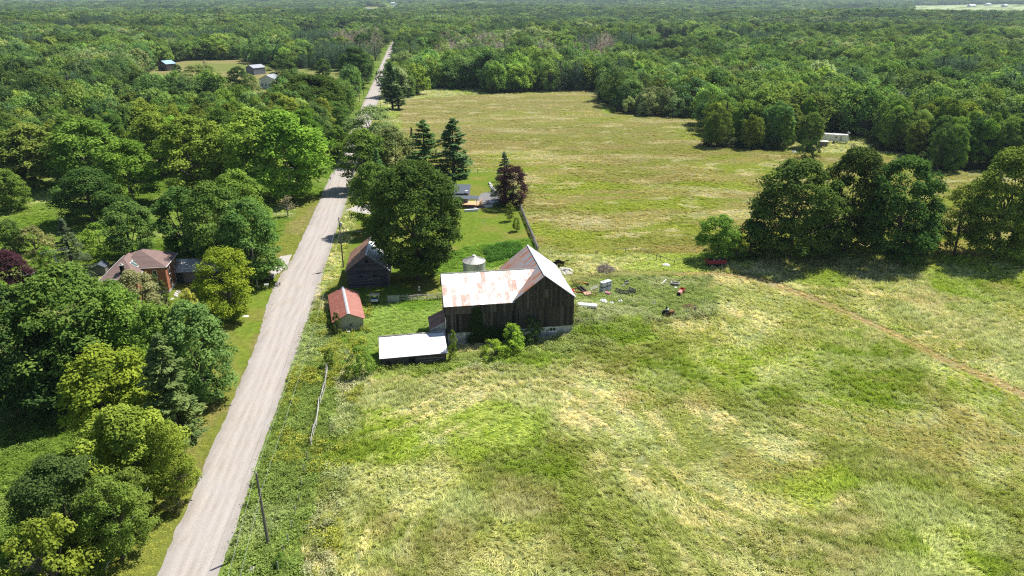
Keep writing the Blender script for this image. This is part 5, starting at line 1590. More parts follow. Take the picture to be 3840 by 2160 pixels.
# ------------------------------------------------------------------ far buildings
def far_house(name, label, cat, base, rz, w, d, e, t, wall, roofm, wins=(), group=None, door=None, chim=False):
    o = thing(name, label, cat, base, rz, group)
    mb = MB(); mb.prism([(0, 0, -.5), (w, 0, -.5), (w, 0, e), (w / 2, 0, t - .05), (0, 0, e)], (0, d, 0)); part(mb, "wall", wall, o)
    s_ = (t - e) / (w / 2)
    roof_plane(o, (w + .3, -.3, e - s_ * .3 + .05), (w + .3, d + .3, e - s_ * .3 + .05), (w / 2, -.3, t + .05), 1, 1, roofm, name="roof_slope", ribs=8)
    roof_plane(o, (-.3, d + .3, e - s_ * .3 + .05), (-.3, -.3, e - s_ * .3 + .05), (w / 2, d + .3, t + .05), 1, 1, roofm, name="roof_slope", ribs=8)
    for (u, z, ww, hh) in wins: window(o, (u, -.02, z), ww, hh, 0, panes=2)
    if door: m_ = MB(); m_.box((door[0], -.03, door[2] / 2), (door[1], .1, door[2])); part(m_, "door", M_DARK, o)
    if chim: m_ = MB(); m_.box((w / 2, d * .5, t + .4), (.7, .7, 1.4)); part(m_, "chimney", M_CONC, o)
    return o
far_house("far_barn", "distant dark barn with a light blue roof in the meadow", "barn", a2(399, 177), R(-28), 10.5, 9, 5.2, 7.6, simple("dark_plum_boards", (.075, .06, .06), .85), M_SKYROOF, wins=((1.9, 4.2, 1.3, 1.0), (5.2, 4.4, 1.8, 1.6), (8.4, 4.2, 1.3, 1.0), (8.8, 1.6, 1.2, 1.2)), door=(4.8, 3.2, 2.8))
far_house("far_house", "distant slate blue house with a light grey metal roof", "house", a2(620, 187), R(-32), 9, 11, 5.0, 7.0, M_GREYSIDE, M_LTGREYROOF, wins=((4.5, 2.4, 1.2, 1.4),))
o = far_house("far_white_house", "distant white house with columns, partly behind a willowy tree", "house", a2(654, 223), R(-10), 11, 11, 6.0, 8.6, M_PLASTER, M_LTGREYROOF, wins=((2, 2.5, 1, 1.6), (4.5, 2.5, 1, 1.6), (7, 2.5, 1, 1.6)))
far_house("far_shed", "white roof of a shed deep in the far wood", "shed", a2(642, 113), R(-70), 9, 14, 5.0, 7.0, M_PLASTER, M_ROOFNEW)
far_house("far_barn", "distant white-roofed farm building at the end of the road", "barn", a2(984, 12.5), R(-80), 18, 26, 12, 17, M_PLASTER, M_ROOFNEW)
far_house("far_barn", "distant grey farm building below the white-roofed one at the road's end", "barn", a2(990, 19), R(-80), 12, 20, 9, 13, M_SHADEBLUE, M_LTGREYROOF)
far_house("far_shed", "distant pale building in the clearing left of the road's end", "shed", a2(921, 25), R(-80), 10, 22, 6, 9, M_PLASTER, M_LTGREYROOF)
for i, (x, y, lb) in enumerate(((2391, 11.5, "leftmost white barn on the far right skyline"), (2432, 18, "white barn second from left beside the far pale field"), (2474, 14.5, "grey-roofed far barn, third in the row by the pale field"), (2517, 18, "rightmost far white barn by the pale field"))):
    far_house("skyline_barn", lb, "barn", a2(x, y), R(-75 + 8 * i), 20, 42, 9, 14, M_PLASTER, M_ROOFNEW if i != 2 else M_LTGREYROOF)
p = a2(611, 176); mb = MB(); mb.tube((0, 0, 0), (0, 0, 14), .12, .06); mb.bar((-1.2, 0, 13.6), (1.2, 0, 13.6), .06); solo(mb, "radio_mast", M_STEEL, "thin pale mast behind the far grey-roofed house", "mast", a2(626, 172))

# camper at the wood's edge
cp = a2(2068, 358); cpv = a2(2134, 362)
ca = thing("camper_trailer", "long white camper trailer parked at the edge of the wood", "camper", cp, math.atan2(cpv.y - cp.y, cpv.x - cp.x))
Lc = (cpv - cp).length
mb = MB(); mb.prism([(0, 0, .7), (Lc - .35, 0, .7), (Lc, 0, 1.3), (Lc - .5, 0, 3.5), (.15, 0, 3.5), (0, 0, 2.6)], (0, 2.5, 0)); bevel(part(mb, "body", M_WHITE, ca), .08)
for u, w in ((5.0, .9),): window(ca, (u, -.02, 2.3), w, .8, 0, panes=1, sill=False)
mb = MB(); mb.box((6.8, -.03, 1.9), (.75, .05, 1.9)); part(mb, "door", M_SHADEBLUE, ca)
mb = MB(); mb.box((4.0, 1.2, 3.62), (1.1, .8, .25)); mb.box((8, 1.2, 3.56), (.6, .6, .14)); part(mb, "roof_vent", M_WHITE, ca)
mb = MB(); mb.bar((9.4, 1.2, 3.5), (9.4, 1.2, 4.2), .05); mb.bar((9.0, 1.2, 4.7), (10.0, 1.2, 4.05), .06, .5); part(mb, "aerial", M_WHITE, ca)
for u in (Lc * .45, Lc * .55):
    mb = MB(); mb.tube((u, .1, .38), (u, .35, .38), .38, n=14); part(mb, "wheel", M_BLACK, ca)
p = a2(2069, 369); o = thing("small_shed", "small dark hut with a pale roof in front of the camper", "shed", p, R(-12))
mb = MB(); mb.box((0, 0, 1.0), (3.2, 2.2, 2.2)); part(mb, "wall", M_GREYWOOD, o); mb = MB(); mb.box((0, 0, 2.2), (3.8, 2.8, .15)); part(mb, "roof", M_RIDGE, o)
BLOCKED.append([tuple(q[:2]) for q in (cp, cpv, cpv + Vector((0, 3, 0)), cp + Vector((0, 3, 0)))])

# ------------------------------------------------------------------ utility poles and wires
def pole(bx, by, top_y, label, arm=True, can=False, mat=None, h=None):
    b = at(bx, by); h = h or htop(top_y, b)
    o = thing("utility_pole", label, "utility pole", b, R(-7.5), "utility poles along the road")
    mb = MB(); mb.path([(0, 0, -.5), (0, 0, h * .5), (0, 0, h)], [.17, .15, .11], 8); part(mb, "post", mat or M_POLE, o)
    if arm:
        mb = MB(); mb.tube((0, 0, h), (0, 0, h + .28), .05, .03); part(mb, "insulator", M_WHITE, o)
        mb = MB(); mb.bar((-.12, 0, h - 2.0), (.32, 0, h - 2.0), .06); part(mb, "bracket", M_STEEL, o)
    if can:
        mb = MB(); mb.lathe([(.2, 0), (.24, .05), (.24, .75), (.18, .85), (.06, .95)], 14, c=(.42, 0, h - 1.9)); mb.bar((.1, 0, h - 1.3), (.3, 0, h - 1.3), .1); part(mb, "transformer", M_STEEL, o)
    return b, h
PA = pole(1006, 2042, 1774, "tall utility pole nearest the camera, in the right verge")
PB = pole(1288, 1002, 817, "utility pole with a grey transformer can beside the log shed", can=True)
PC = pole(1352, 724, 640, "utility pole beyond the oak at the driveway of the grey-roofed house", h=11)
PD = pole(967, 1079, 891, "pale bare utility pole on the lawn beside the dark car", arm=False, mat=M_POLEPALE)
PE = pole(1322, 396, 365, "short utility pole in the bushes left of the far road", arm=False)
PF = pole(1349, 382, 325, "utility pole left of the far road with a slanting guy wire")
PG = pole(1364, 359, 299, "utility pole under the dark oak left of the far road")
PH = pole(1427, 405, 357, "utility pole right of the far road before the pines", arm=False)

def wire(name, p, q, sag, label, r=.011, mat=None, cat="wire", group="power lines"):
    p, q = Vector(p), Vector(q); n = 14; pts = []
    for i in range(n + 1):
        t = i / n; c = p.lerp(q, t); c.z -= sag * 4 * t * (1 - t); pts.append(tuple(c - p))
    mb = MB(); mb.path(pts, [r] * (n + 1), 4)
    return solo(mb, name, mat or M_WIRE, label, cat, tuple(p), 0, group)
def tip(P, dz, dx=0): return (P[0].x + dx, P[0].y, P[0].z + P[1] + dz)
prev = (float(xroad(-40)) + 8.6, -30.0, 10.5)
wire("power_line", prev, tip(PA, .28), 1.2, "upper wire running to the nearest utility pole from below the picture")
wire("power_line", (prev[0], prev[1], 8.5), tip(PA, -2, .3), 1.2, "lower wire running to the nearest utility pole from below the picture")
wire("power_line", tip(PA, .28), tip(PB, .28), 1.4, "upper wire between the nearest pole and the transformer pole")
wire("power_line", tip(PA, -2, .3), tip(PB, -2, .3), 1.5, "lower wire between the nearest pole and the transformer pole")
wire("power_line", tip(PB, .28), tip(PC, .28), 1.2, "upper wire from the transformer pole past the oak")
wire("power_line", tip(PB, -2, .3), tip(PC, -2, .3), 1.3, "lower wire from the transformer pole past the oak")
wire("service_wire", tip(PB, -2, .3), (-24, 141, 8.8), .5, "thin service wire from the transformer pole into the oak", r=.016)
wire("service_wire", tip(PD, -4), (-66, 131.5, 5.0), .6, "service wire from the pale pole to the brick house")
wire("guy_wire", tip(PF, -1), tuple(PF[0] + Vector((-7, 3, 0))), 0, "slanting guy wire of a far pole left of the road", r=.03)
wire("guy_wire", tuple(at(392, 2140)), (at(556, 1826, 6.0).x, at(556, 1826, 6.0).y, 6.0), 0.05, "single grey cable slanting through the trees at lower left", r=.03, group=None)

# ------------------------------------------------------------------ fences
def post_at(x, y, h, label, w=.13, mat=None, group="fence posts", lean=None):
    b = at(x, y); mb = MB(); lx, ly = lean or (rnd.uniform(-.06, .06), rnd.uniform(-.05, .05))
    mb.path([(0, 0, -.3), (lx * h, ly * h, h)], [w / 2, w / 2 * .9], 7)
    return solo(mb, "fence_post", mat or M_POLE, label, "fence post", b, 0, group)
POSTZ = [(1943, 725), (1927, 810), (1908, 885), (1890, 985), (1868, 1070), (1848, 1163), (1824, 1250), (1793, 1320), (1760, 1425)]
ORD = ["first", "second", "third", "fourth", "fifth", "sixth", "seventh", "eighth", "lowest"]
for i, (x, y) in enumerate(POSTZ):
    post_at(x / 1.6846, 1300 + y / 1.6846, 1.45, ORD[i] + " bare fence post counting down from the white rail fence" if i < 8 else "lowest bare fence post, by the green bush at the bottom edge", mat=M_POLEPALE, group="bare fence posts down the verge")

def rail_fence(name, pts, rails, h, label, mat, rw=.1, double=False, sag=.0, post_mat=None, rail_names="rail"):
    P = [at(x, y) for x, y in pts]
    o = thing(name, label, "fence", P[0])
    for i, p in enumerate(P):
        l = p - P[0]; mb = MB(); mb.path([(l.x, l.y, l.z - .3), (l.x + rnd.uniform(-.05, .05), l.y, l.z + h)], [.075, .065], 7); part(mb, "post", post_mat or mat, o)
    for a, b in zip(P[:-1], P[1:]):
        a = a - P[0]; b = b - P[0]; d = (b - a).normalized(); s = Vector((-d.y, d.x, 0)) * .1
        for z in rails:
            for k in ((-1, 1) if double else (0,)):
                mb = MB(); j = rnd.uniform(-.06, .06)
                mb.tube(a - d * .15 + s * (k or (1 if rnd.random() < .5 else -1)) + Vector((0, 0, z + j)), b + d * .15 + s * (k or 1) + Vector((0, 0, z - j * .5)), rw / 2, rw / 2 * .8, 6); part(mb, rail_names, mat, o)
    return o
rail_fence("rail_fence", [(1100 + x / 4.53, 1380 + y / 4.53) for x, y in ((578, 55), (560, 205), (535, 385), (495, 510), (455, 640), (425, 775), (392, 1010), (350, 1110), (300, 1345))], (.55, 1.0, 1.3), 1.5, "bleached pale rail fence running down the right verge", M_RAIL, .09, False, post_mat=M_POLEPALE)
rail_fence("split_rail_fence", [(1949, 778), (1961, 806), (1974, 838), (1988, 872), (2003, 908), (2018, 945)], (.3, .65, 1.0, 1.3), 1.4, "grey split rail fence along the right side of the lawn", M_GREYWOOD, .15, True)
rail_fence("wire_fence", [(1725, 655), (1756, 651), (1790, 647), (1822, 643), (1853, 640), (1875, 637)], (.5, 1.0), 1.3, "thin fence of posts and wire between the back lawn and the hayfield", M_POLE, .02)
rail_fence("board_fence", [(1492, 1131), (1530, 1129), (1567, 1127), (1602, 1126), (1640, 1124), (1664, 1123)], (.35, .65, .95, 1.2), 1.4, "weathered board fence between the board gate and the barn", M_RAIL, .12)
rail_fence("pole_fence", [(2225, 1216), (2303, 1213)], (1.0,), 1.2, "two posts and a long rail right of the barn's corner", M_POLE, .1)
p, q = at(2148, 1222), at(2215, 1214); wire("gate_rail", tuple(p + Vector((0, 0, .5))), tuple(q + Vector((0, 0, 1.0))), 0, "slanting pole leaning from the barn corner on the fence", .05, M_GREYWOOD, "rail", None)
p, q = at(2148, 1216), at(2225, 1216); wire("gate_rail", tuple(p + Vector((0, 0, 1.0))), tuple(q + Vector((0, 0, 1.05))), 0, "level pole between the barn corner and the first post", .05, M_GREYWOOD, "rail", None)
rail_fence("pole_fence", [(2299, 950), (2345, 947.5), (2388, 942)], (1.05,), 1.25, "three posts with a top pole at the hayfield's near edge", M_POLE, .12)
rail_fence("pole_fence", [(2462, 974), (2476, 977), (2527, 996)], (1.0,), 1.2, "leaning pole fence beside the pale boulder", M_POLE, .13)
for (a, b, lb) in (((2396, 940), (2437, 950), "fallen grey rail right of the three posts"), ((2530, 985), (2573, 973), "fallen grey rail running towards the bushy tree")):
    p, q = at(*a), at(*b); wire("fallen_rail", tuple(p + Vector((0, 0, .5))), tuple(q + Vector((0, 0, .25))), 0, lb, .06, M_GREYWOOD, "rail", None)
for i, x in enumerate((2231, 2235.7, 2240.5)): post_at(x, 957.5 - i * .8, 1.1, ["left one of three close dark posts by the brush pile", "middle one of three close dark posts by the brush pile", "right one of three close dark posts by the brush pile"][i], .11, group=None)
for (x, y, h, lb, w) in ((2559, 1050, 1.7, "thin dark post beside the dark planter box", .11), (2595, 1095, 1.5, "leaning dark post right of the red tub", .12), (2640, 1140, 1.6, "dark post right of the reddish brush", .11), (2668, 1184, 1.7, "dark post right of the thick grey post, at the fence corner", .12), (2494, 1192, 1.2, "short dark post left of the rusty tractor", .1), (2604, 1175, 1.35, "thick grey square-looking post by the reddish brush", .34), (2406, 1210, 1.1, "short dark post in the grass between barn fence and rusty tractor", .13)):
    post_at(x, y, h, lb, w, M_GREYWOOD if w > .3 else None, None, (.12, 0) if "leaning" in lb else None)
p = at(1477, 1134); o = thing("board_gate", "pale blue-grey board gate at the left end of the board fence", "gate", p, R(3))
for i in range(8):
    mb = MB(); mb.box((-1.0 + i * .28, 0, .75), (.26, .04, 1.45)); part(mb, "plank", M_SHADEBLUE, o)
mb = MB(); mb.bar((-1.1, .04, .3), (1.1, .04, 1.25), .1, .04); mb.bar((-1.25, 0, -.2), (-1.25, 0, 1.6), .12); mb.bar((1.25, 0, -.2), (1.25, 0, 1.6), .12); part(mb, "frame", M_GREYWOOD, o)

# ------------------------------------------------------------------ yard things
def crateish(): pass
def tote(p, rz, label):
    o = thing("liquid_tote", label, "tote", p, rz, "four caged liquid totes")
    mb = MB(); mb.box((0, 0, .62), (1.12, .92, .92)); bevel(part(mb, "tank", M_TOTE, o), .06, 2)
    mb = MB()
    for i in range(6):
        z = .2 + i * .17
        for s in (-1, 1): mb.bar((-.6, s * .5, z), (.6, s * .5, z), .03); mb.bar((s * .6, -.5, z), (s * .6, .5, z), .03)
    for i in range(6):
        for s in (-1, 1): mb.bar((-.6 + i * .24, s * .5, .15), (-.6 + i * .24, s * .5, 1.1), .03); mb.bar((s * .6, -.5 + i * .2, .15), (s * .6, -.5 + i * .2, 1.1), .03)
    part(mb, "cage", M_CAGE, o)
    mb = MB(); mb.box((0, 0, .1), (1.2, 1.0, .05))
    for s in (-1, 0, 1): mb.box((s * .5, 0, .04), (.12, 1.0, .08))
    part(mb, "pallet", M_BLACK, o)
    mb = MB(); mb.lathe([(.13, 1.08), (.13, 1.13)], 12); part(mb, "cap", M_BLACK, o)
    mb = MB(); mb.box((.62, 0, .6), (.02, .5, .4)); part(mb, "label_plate", M_STEEL, o)
A = at(2261, 1095); rz = R(38)
B = A + Vector((math.cos(R(38)) * 1.28, math.sin(R(38)) * 1.28, 0))
tote(A, rz, "lower tote of the left stack, standing in the grass"); tote(A + Vector((0, 0, 1.13)), rz + .03, "upper white tote of the left stack")
tote(B, rz + .02, "lower tote of the right stack, with a grey plate"); tote(B + Vector((0, 0, 1.13)), rz, "upper white tote of the right stack")
BLOCKED.append([tuple((A + Vector((x, y, 0)))[:2]) for x, y in ((-.7, -.9), (1.9, .2), (1.3, 1.6), (-1, .6))])

o = thing("steel_drum", "faded pink drum lying on its side in front of the totes", "drum", at(2270, 1104) + Vector((0, 0, .3)), R(50))
mb = MB(); prof = [(.3, 0), (.32, .05), (.29, .1), (.29, .3), (.32, .33), (.29, .36), (.29, .62), (.32, .65), (.29, .68), (.29, .86), (.32, .9)]
mb.lathe(prof, 18); d = part(mb, "drum_body", M_PINKDRUM, o, smooth=False); d.rotation_euler = (R(90), 0, 0); d.scale = (1.25, 1.25, 1.15)
mb = MB(); mb.lathe([(.3, 0), (.3, .02)], 18); d = part(mb, "open_end", M_DARK, o); d.rotation_euler = (R(90), 0, 0); d.location = (0, .02, 0); d.scale = (1.15, 1.15, 1)

o = thing("hay_rake", "red farm implement with black ribbed rollers at the barn's right eave", "farm implement", at(2168, 1104), R(6))
mb = MB(); mb.bar((-1.1, -.3, .7), (1.6, -.35, .6), .12, .2); mb.bar((-1.1, -.3, .7), (-.9, 1.2, .75), .12, .2); mb.bar((-.9, 1.2, .8), (.4, 1.2, .6), .1, .16); mb.bar((-.5, -.3, .15), (-.5, -.3, .7), .1); mb.bar((1.3, -.3, .1), (1.3, -.3, .6), .1); part(mb, "frame", M_DARKRED, o)
mb = MB(); mb.box((-1.0, .5, .55), (.5, 1.3, .4)); part(mb, "gear_box", M_RED, o)
for k, x in enumerate((.0, .7)):
    mb = MB(); mb.tube((x, 1.3, 1.15), (x + 1.0, -.2, .55), .2, n=10)
    for i in range(10):
        a = 6.283 * i / 10; mb.bar((x + .2 * math.cos(a), 1.3, 1.15 + .2 * math.sin(a)), (x + 1 + .2 * math.cos(a), -.2, .55 + .2 * math.sin(a)), .05)
    part(mb, "roller", M_BLACK, o)
mb = MB(); mb.tube((-1.2, -.1, .35), (-1.2, .1, .35), .36, n=14); part(mb, "wheel", M_RUST, o)
p, q = at(2155, 1066), at(2204, 1071); o = thing("orange_beam", "orange painted beam lying behind the red implement", "beam", p)
mb = MB(); mb.bar((0, 0, .6), tuple(q - p + Vector((0, 0, .5))), .24, .24); part(mb, "beam", M_ORANGE, o); mb = MB(); d = q - p; mb.box((d.x, d.y, .3), (.3, .4, .45)); part(mb, "bracket", M_BLACK, o)
for i in range(3):
    p, q = at(2210 + i * 2, 1087 + i * 3), at(2238 + i * 2, 1076 + i * 3.2)
    wire("loose_plank", tuple(p + Vector((0, 0, .25 + .05 * i))), tuple(q + Vector((0, 0, .35))), 0, ["farthest pale plank left of the totes", "middle pale plank left of the totes", "nearest pale plank left of the totes"][i], .08, M_RAIL, "plank", None)
o = thing("animal_pen", "rusty metal pen frame with a tan board inside, left of the pink drum", "pen", at(2212, 1113), R(14))
mb = MB()
for x, y in ((-1.0, -.6), (1.0, -.6), (1.1, .8), (-.9, .8), (0, -.6)): mb.bar((x, y, 0), (x, y, 1.2), .06)
for z in (.5, .85, 1.15): mb.bar((-1, -.6, z), (1, -.6, z), .05); mb.bar((1, -.6, z), (1.1, .8, z), .05)
part(mb, "frame", M_RUST, o)
mb = MB(); mb.box((-.45, .15, .75), (1.5, 1.0, .14), M=Matrix.Rotation(.18, 3, 'X')); part(mb, "board", M_TAN, o); mb = MB(); mb.box((-.8, -.3, .4), (.7, .5, .6)); part(mb, "crate", M_TAN, o)
# wagon rack of three grey board sides
o = thing("wagon_rack", "three-sided grey board rack standing in the tall grass", "rack", at(2336, 1106), R(12))
w_ = 2.6; l_ = 1.9
for nm, (a, b) in (("side_panel", ((0, 0), (w_, 0))), ("end_panel", ((0, 0), (-.95, 1.7))), ("end_panel", ((w_, 0), (w_ - .75, 1.5)))):
    for z in (.28, .62, .92):
        mb = MB(); mb.bar((a[0], a[1], z), (b[0], b[1], z), .05, .22); part(mb, "plank", M_GREYWOOD, o)
    mb = MB(); n = 3
    for i in range(n): t = i / (n - 1); mb.bar((a[0] + (b[0] - a[0]) * t, a[1] + (b[1] - a[1]) * t - .05, 0), (a[0] + (b[0] - a[0]) * t, a[1] + (b[1] - a[1]) * t - .05, 1.08), .08)
    part(mb, "stake", M_GREYWOOD, o)
o = thing("bench_seat", "broken grey bench in the grass behind the rack", "bench", at(2346, 1071), R(25))
mb = MB(); mb.box((.4, .25, .45), (1.1, .4, .06)); part(mb, "seat", M_GREYWOOD, o); mb = MB(); mb.box((.5, .5, .7), (1.1, .05, .35)); part(mb, "backrest", M_GREYWOOD, o)
for x in (0, .8): mb = MB(); mb.bar((x, .25, 0), (x, .25, .44), .07); part(mb, "leg", M_GREYWOOD, o)
mb = MB(); mb.box((0, 0, .2), (.7, .35, .3)); solo(mb, "wood_block", M_RAIL, "pale block in the grass left of the broken bench", "block", at(2338, 1075), R(10))
def crumple(name, x, y, s, label, seed, mat=None):
    g = np.random.default_rng(seed); mb = MB(); n = 9; P = []
    for i in range(n):
        for j in range(n):
            a, b = (i / (n - 1) - .5), (j / (n - 1) - .5)
            P.append((a * s * (1 + .3 * g.normal() * .4), b * s * .8, max(0.02, s * .45 * math.cos(a * 3) * math.cos(b * 3) * g.uniform(.5, 1.2))))
    mb.add(P, [(i * n + j, i * n + j + 1, (i + 1) * n + j + 1, (i + 1) * n + j) for i in range(n - 1) for j in range(n - 1)])
    return solo(mb, name, mat or M_PLASTIC, label, "plastic sheet", at(x, y) + Vector((0, 0, .12)), g.uniform(0, 6))
crumple("plastic_sheet", 2261, 1134, 1.6, "largest crumpled white plastic sheet below the pink drum", 1)
crumple("plastic_sheet", 2292, 1139, 1.0, "smaller crumpled white plastic sheet, middle of three", 2)
crumple("plastic_sheet", 2326, 1133, 1.0, "crumpled white plastic sheet below the grey rack", 3)
crumple("plastic_sheet", 2978, 572, 1.6, "white scrap in the grass before the dark cedars", 4)
p, q = at(2166, 1147), at(2238, 1161); Lp = (q - p).length
o = thing("overturned_trough", "long white overturned trough lying right of the barn", "trough", p + Vector((0, 0, .1)), math.atan2(q.y - p.y, q.x - p.x))
mb = MB(); sec = [(-.6, 0), (-.55, .35), (-.3, .52), (.3, .52), (.55, .35), (.6, 0)]
mb.prism([(0, y, z) for y, z in sec], (Lp, 0, 0)); bevel(part(mb, "shell", M_WHITE, o), .06, 2)
mb = MB()
for i in range(6): mb.prism([(Lp * (i + .5) / 6 - .04, y * 1.03, z * 1.05) for y, z in sec], (.08, 0, 0))
part(mb, "rib", M_PLASTIC, o)
wire("white_board", tuple(at(2489 - 10, 1068) + Vector((0, 0, .2))), tuple(at(2497, 1056) + Vector((0, 0, .5))), 0, "pale board half sunk in grass left of the dark planter", .12, M_PLASTIC, "board", None)
o = thing("planter_box", "dark open planter box with a pale rim in the weeds", "planter", at(2531, 1071), R(-22))
for nm, c, s in (("side_board", (0, -.5, .35), (1.5, .07, .6)), ("side_board", (0, .5, .35), (1.5, .07, .6)), ("end_board", (-.75, 0, .35), (.07, 1.0, .6)), ("end_board", (.75, 0, .35), (.07, 1.0, .6))):
    mb = MB(); mb.box(c, s); part(mb, nm, M_GREYWOOD, o)
mb = MB(); mb.box((0, 0, .35), (1.42, .92, .3)); part(mb, "soil", M_SOIL, o)
mb = MB(); mb.box((0, -.52, .66), (1.6, .12, .05)); mb.box((0, .52, .66), (1.6, .12, .05)); mb.box((-.77, 0, .66), (.12, .92, .05)); mb.box((.77, 0, .66), (.12, .92, .05)); part(mb, "rim", M_STEEL, o)
mb = MB(); mb.box((0, 0, .25), (.55, .4, .5)); bevel(solo(mb, "white_pail", M_PLASTIC, "white square pail in front of the dark planter", "pail", at(2533, 1085), .4), .05)
# red garden tractor body
p, q = at(2545, 1112), at(2563, 1092); o = thing("garden_tractor", "faded red garden tractor with black grille and open red rear tub", "garden tractor", p, math.atan2(q.y - p.y, q.x - p.x))
mb = MB(); mb.prism([(0, -.38, .35), (0, .38, .35), (0, .3, .95), (0, -.3, .95)], (1.35, 0, .05)); bevel(part(mb, "hood", M_PINK, o), .06, 2)
mb = MB(); mb.box((-.05, 0, .55), (.1, .66, .7)); part(mb, "grille", M_BLACK, o)
mb = MB()
for c, s in (((2.0, 0, .55), (1.1, .7, .08)), ((2.0, .38, .78), (1.2, .06, .45)), ((2.0, -.38, .78), (1.2, .06, .45)), ((1.45, 0, .78), (.06, .7, .45)), ((2.58, 0, .78), (.06, .7, .45))): mb.box(c, s)
part(mb, "tub", M_RED, o)
for x, y, r_ in ((.25, .42, .22), (.25, -.42, .22), (1.9, .5, .32), (1.9, -.5, .32)):
    mb = MB(); mb.tube((x, y - .1, r_), (x, y + .1, r_), r_, n=14); part(mb, "wheel", M_BLACK, o)
# rusty tractor with black seat
o = thing("rusty_tractor", "small rusty tractor with a black and white seat sunk in weeds", "tractor", at(2508, 1185), R(20))
mb = MB(); mb.box((.35, 0, .75), (1.3, .5, .5)); bevel(part(mb, "engine", M_RUST, o), .06); mb = MB(); mb.box((-.5, 0, .9), (.6, .7, .5)); part(mb, "gear_housing", M_BLACK, o)
mb = MB(); mb.tube((-.5, 0, 1.1), (-.5, 0, 1.5), .05); mb.box((-.5, 0, 1.5), (.5, .55, .1)); part(mb, "seat_pan", M_WHITE, o); mb = MB(); mb.box((-.62, 0, 1.78), (.14, .6, .45)); bevel(part(mb, "backrest", M_BLACK, o), .05)
for x, y, r_ in ((-.6, .55, .55), (-.6, -.55, .55), (.85, .42, .3), (.85, -.42, .3)):
    mb = MB(); mb.tube((x, y - .12, r_), (x, y + .12, r_), r_, n=16); w = part(mb, "wheel", M_BLACK, o); mb = MB(); mb.tube((x, y - .13, r_), (x, y + .13, r_), r_ * .55, n=12); part(mb, "rim", M_RUST, w)
mb = MB(); mb.tube((.1, 0, 1.0), (-.15, 0, 1.35), .03); mb.lathe([(.2, 0), (.22, .03), (.2, .06)], 12, c=(-.17, 0, 1.36)); part(mb, "steering_wheel", M_BLACK, o)
mb = MB(); mb.path([(1.3, .3, .4), (1.7, .2, 1.1), (1.9, -.1, .3)], [.05] * 3, 6); part(mb, "front_hoop", M_RUST, o)

def twigs(name, p, r, h, n, mat, label, seed, cat="brush pile"):
    g = np.random.default_rng(seed); mb = MB()
    for i in range(n):
        th = g.uniform(0, 6.28); rr = r * math.sqrt(g.random()); z = h * (1 - (rr / r) ** 2) * g.random()
        c = np.array([rr * math.cos(th), rr * math.sin(th), z]); d = g.normal(size=3); d[2] *= .35; d = d / np.linalg.norm(d) * g.uniform(.4, 1.3)
        mb.tube(c - d * .5, c + d * .5 + np.array([0, 0, .1]), g.uniform(.02, .05), .012, 4, cap=False)
    return solo(mb, name, mat, label, cat, p, 0)
twigs("brush_pile", at(2268, 1014), 1.9, 1.7, 420, M_TWIG, "grey pile of cut branches on the hayfield's near edge", 5)
p, q = at(2275, 1008), at(2293, 1006); wire("dead_log", tuple(p + Vector((0, 0, .6))), tuple(q + Vector((.4, -.6, .3))), 0, "pale log lying on the grey brush pile", .13, M_RAIL, "log", None)
twigs("brush_pile", at(2590, 1155), 1.7, .5, 240, M_REDTWIG, "flat reddish brown brush in the weeds near the thick grey post", 6)
twigs("dead_branch", at(2448, 1140), .6, .8, 26, M_RAIL, "bleached white dead branch in the weeds", 7, "branch")
twigs("brush_pile", at(3196, 548), 2.2, 1.3, 160, M_TWIG, "pale brush pile to the right of the camper", 8)
o = thing("rubble_heap", "heap of white rubble stones against the barn's right wall", "stone heap", at(2118, 1020)); g = np.random.default_rng(9)
for i in range(60): r_ = 1.7 * math.sqrt(g.random()); th = g.uniform(0, 6.28); stone(o, (r_ * math.cos(th), r_ * math.sin(th) * 1.3, max(0, .8 - .45 * r_) * g.random()), .6)
o = thing("firewood_heap", "dark heap of old wood behind the white rubble", "wood heap", at(2096, 992)); g = np.random.default_rng(10)
for i in range(34):
    mb = MB(); th = g.uniform(0, 3.14); c = Vector((g.normal() * .9, g.normal() * .8, .15 + .7 * g.random())); d = Vector((math.cos(th), math.sin(th), g.normal() * .2)) * .5; mb.tube(c - d, c + d, .1, n=5); part(mb, "log", M_LOGWOOD, o)
def boulder(p, s, label, mat, seed):
    g = np.random.default_rng(seed); bm = bmesh.new(); bmesh.ops.create_icosphere(bm, subdivisions=2, radius=1)
    for v in bm.verts: v.co = v.co * g.uniform(.85, 1.12)
    me = bpy.data.meshes.new("boulder"); bm.to_mesh(me); bm.free(); me.materials.append(mat)
    o = link(bpy.data.objects.new("boulder", me)); o.location = p; o.scale = s; return tag(o, label, "boulder")
boulder(at(2497, 998), (1.0, .7, .65), "pale round boulder in the grass by the leaning pole fence", M_PALEROCK, 1)
boulder(at(2760, 960), (1.0, .8, .9), "grey boulder in the shade behind the red wagon", M_ROCK, 2)
boulder(at(903, 1140), (1.0, .55, .35), "white flat boulder on the lawn beside the walnut tree", M_PALEROCK, 3)
boulder(at(921, 1186), (.7, .4, .12), "small pale flat stone on the mown verge below the walnut", M_PALEROCK, 5)
boulder(at(952, 2140), (.9, .5, .3), "tan boulder in the verge at the bottom edge", M_ROCK, 4)
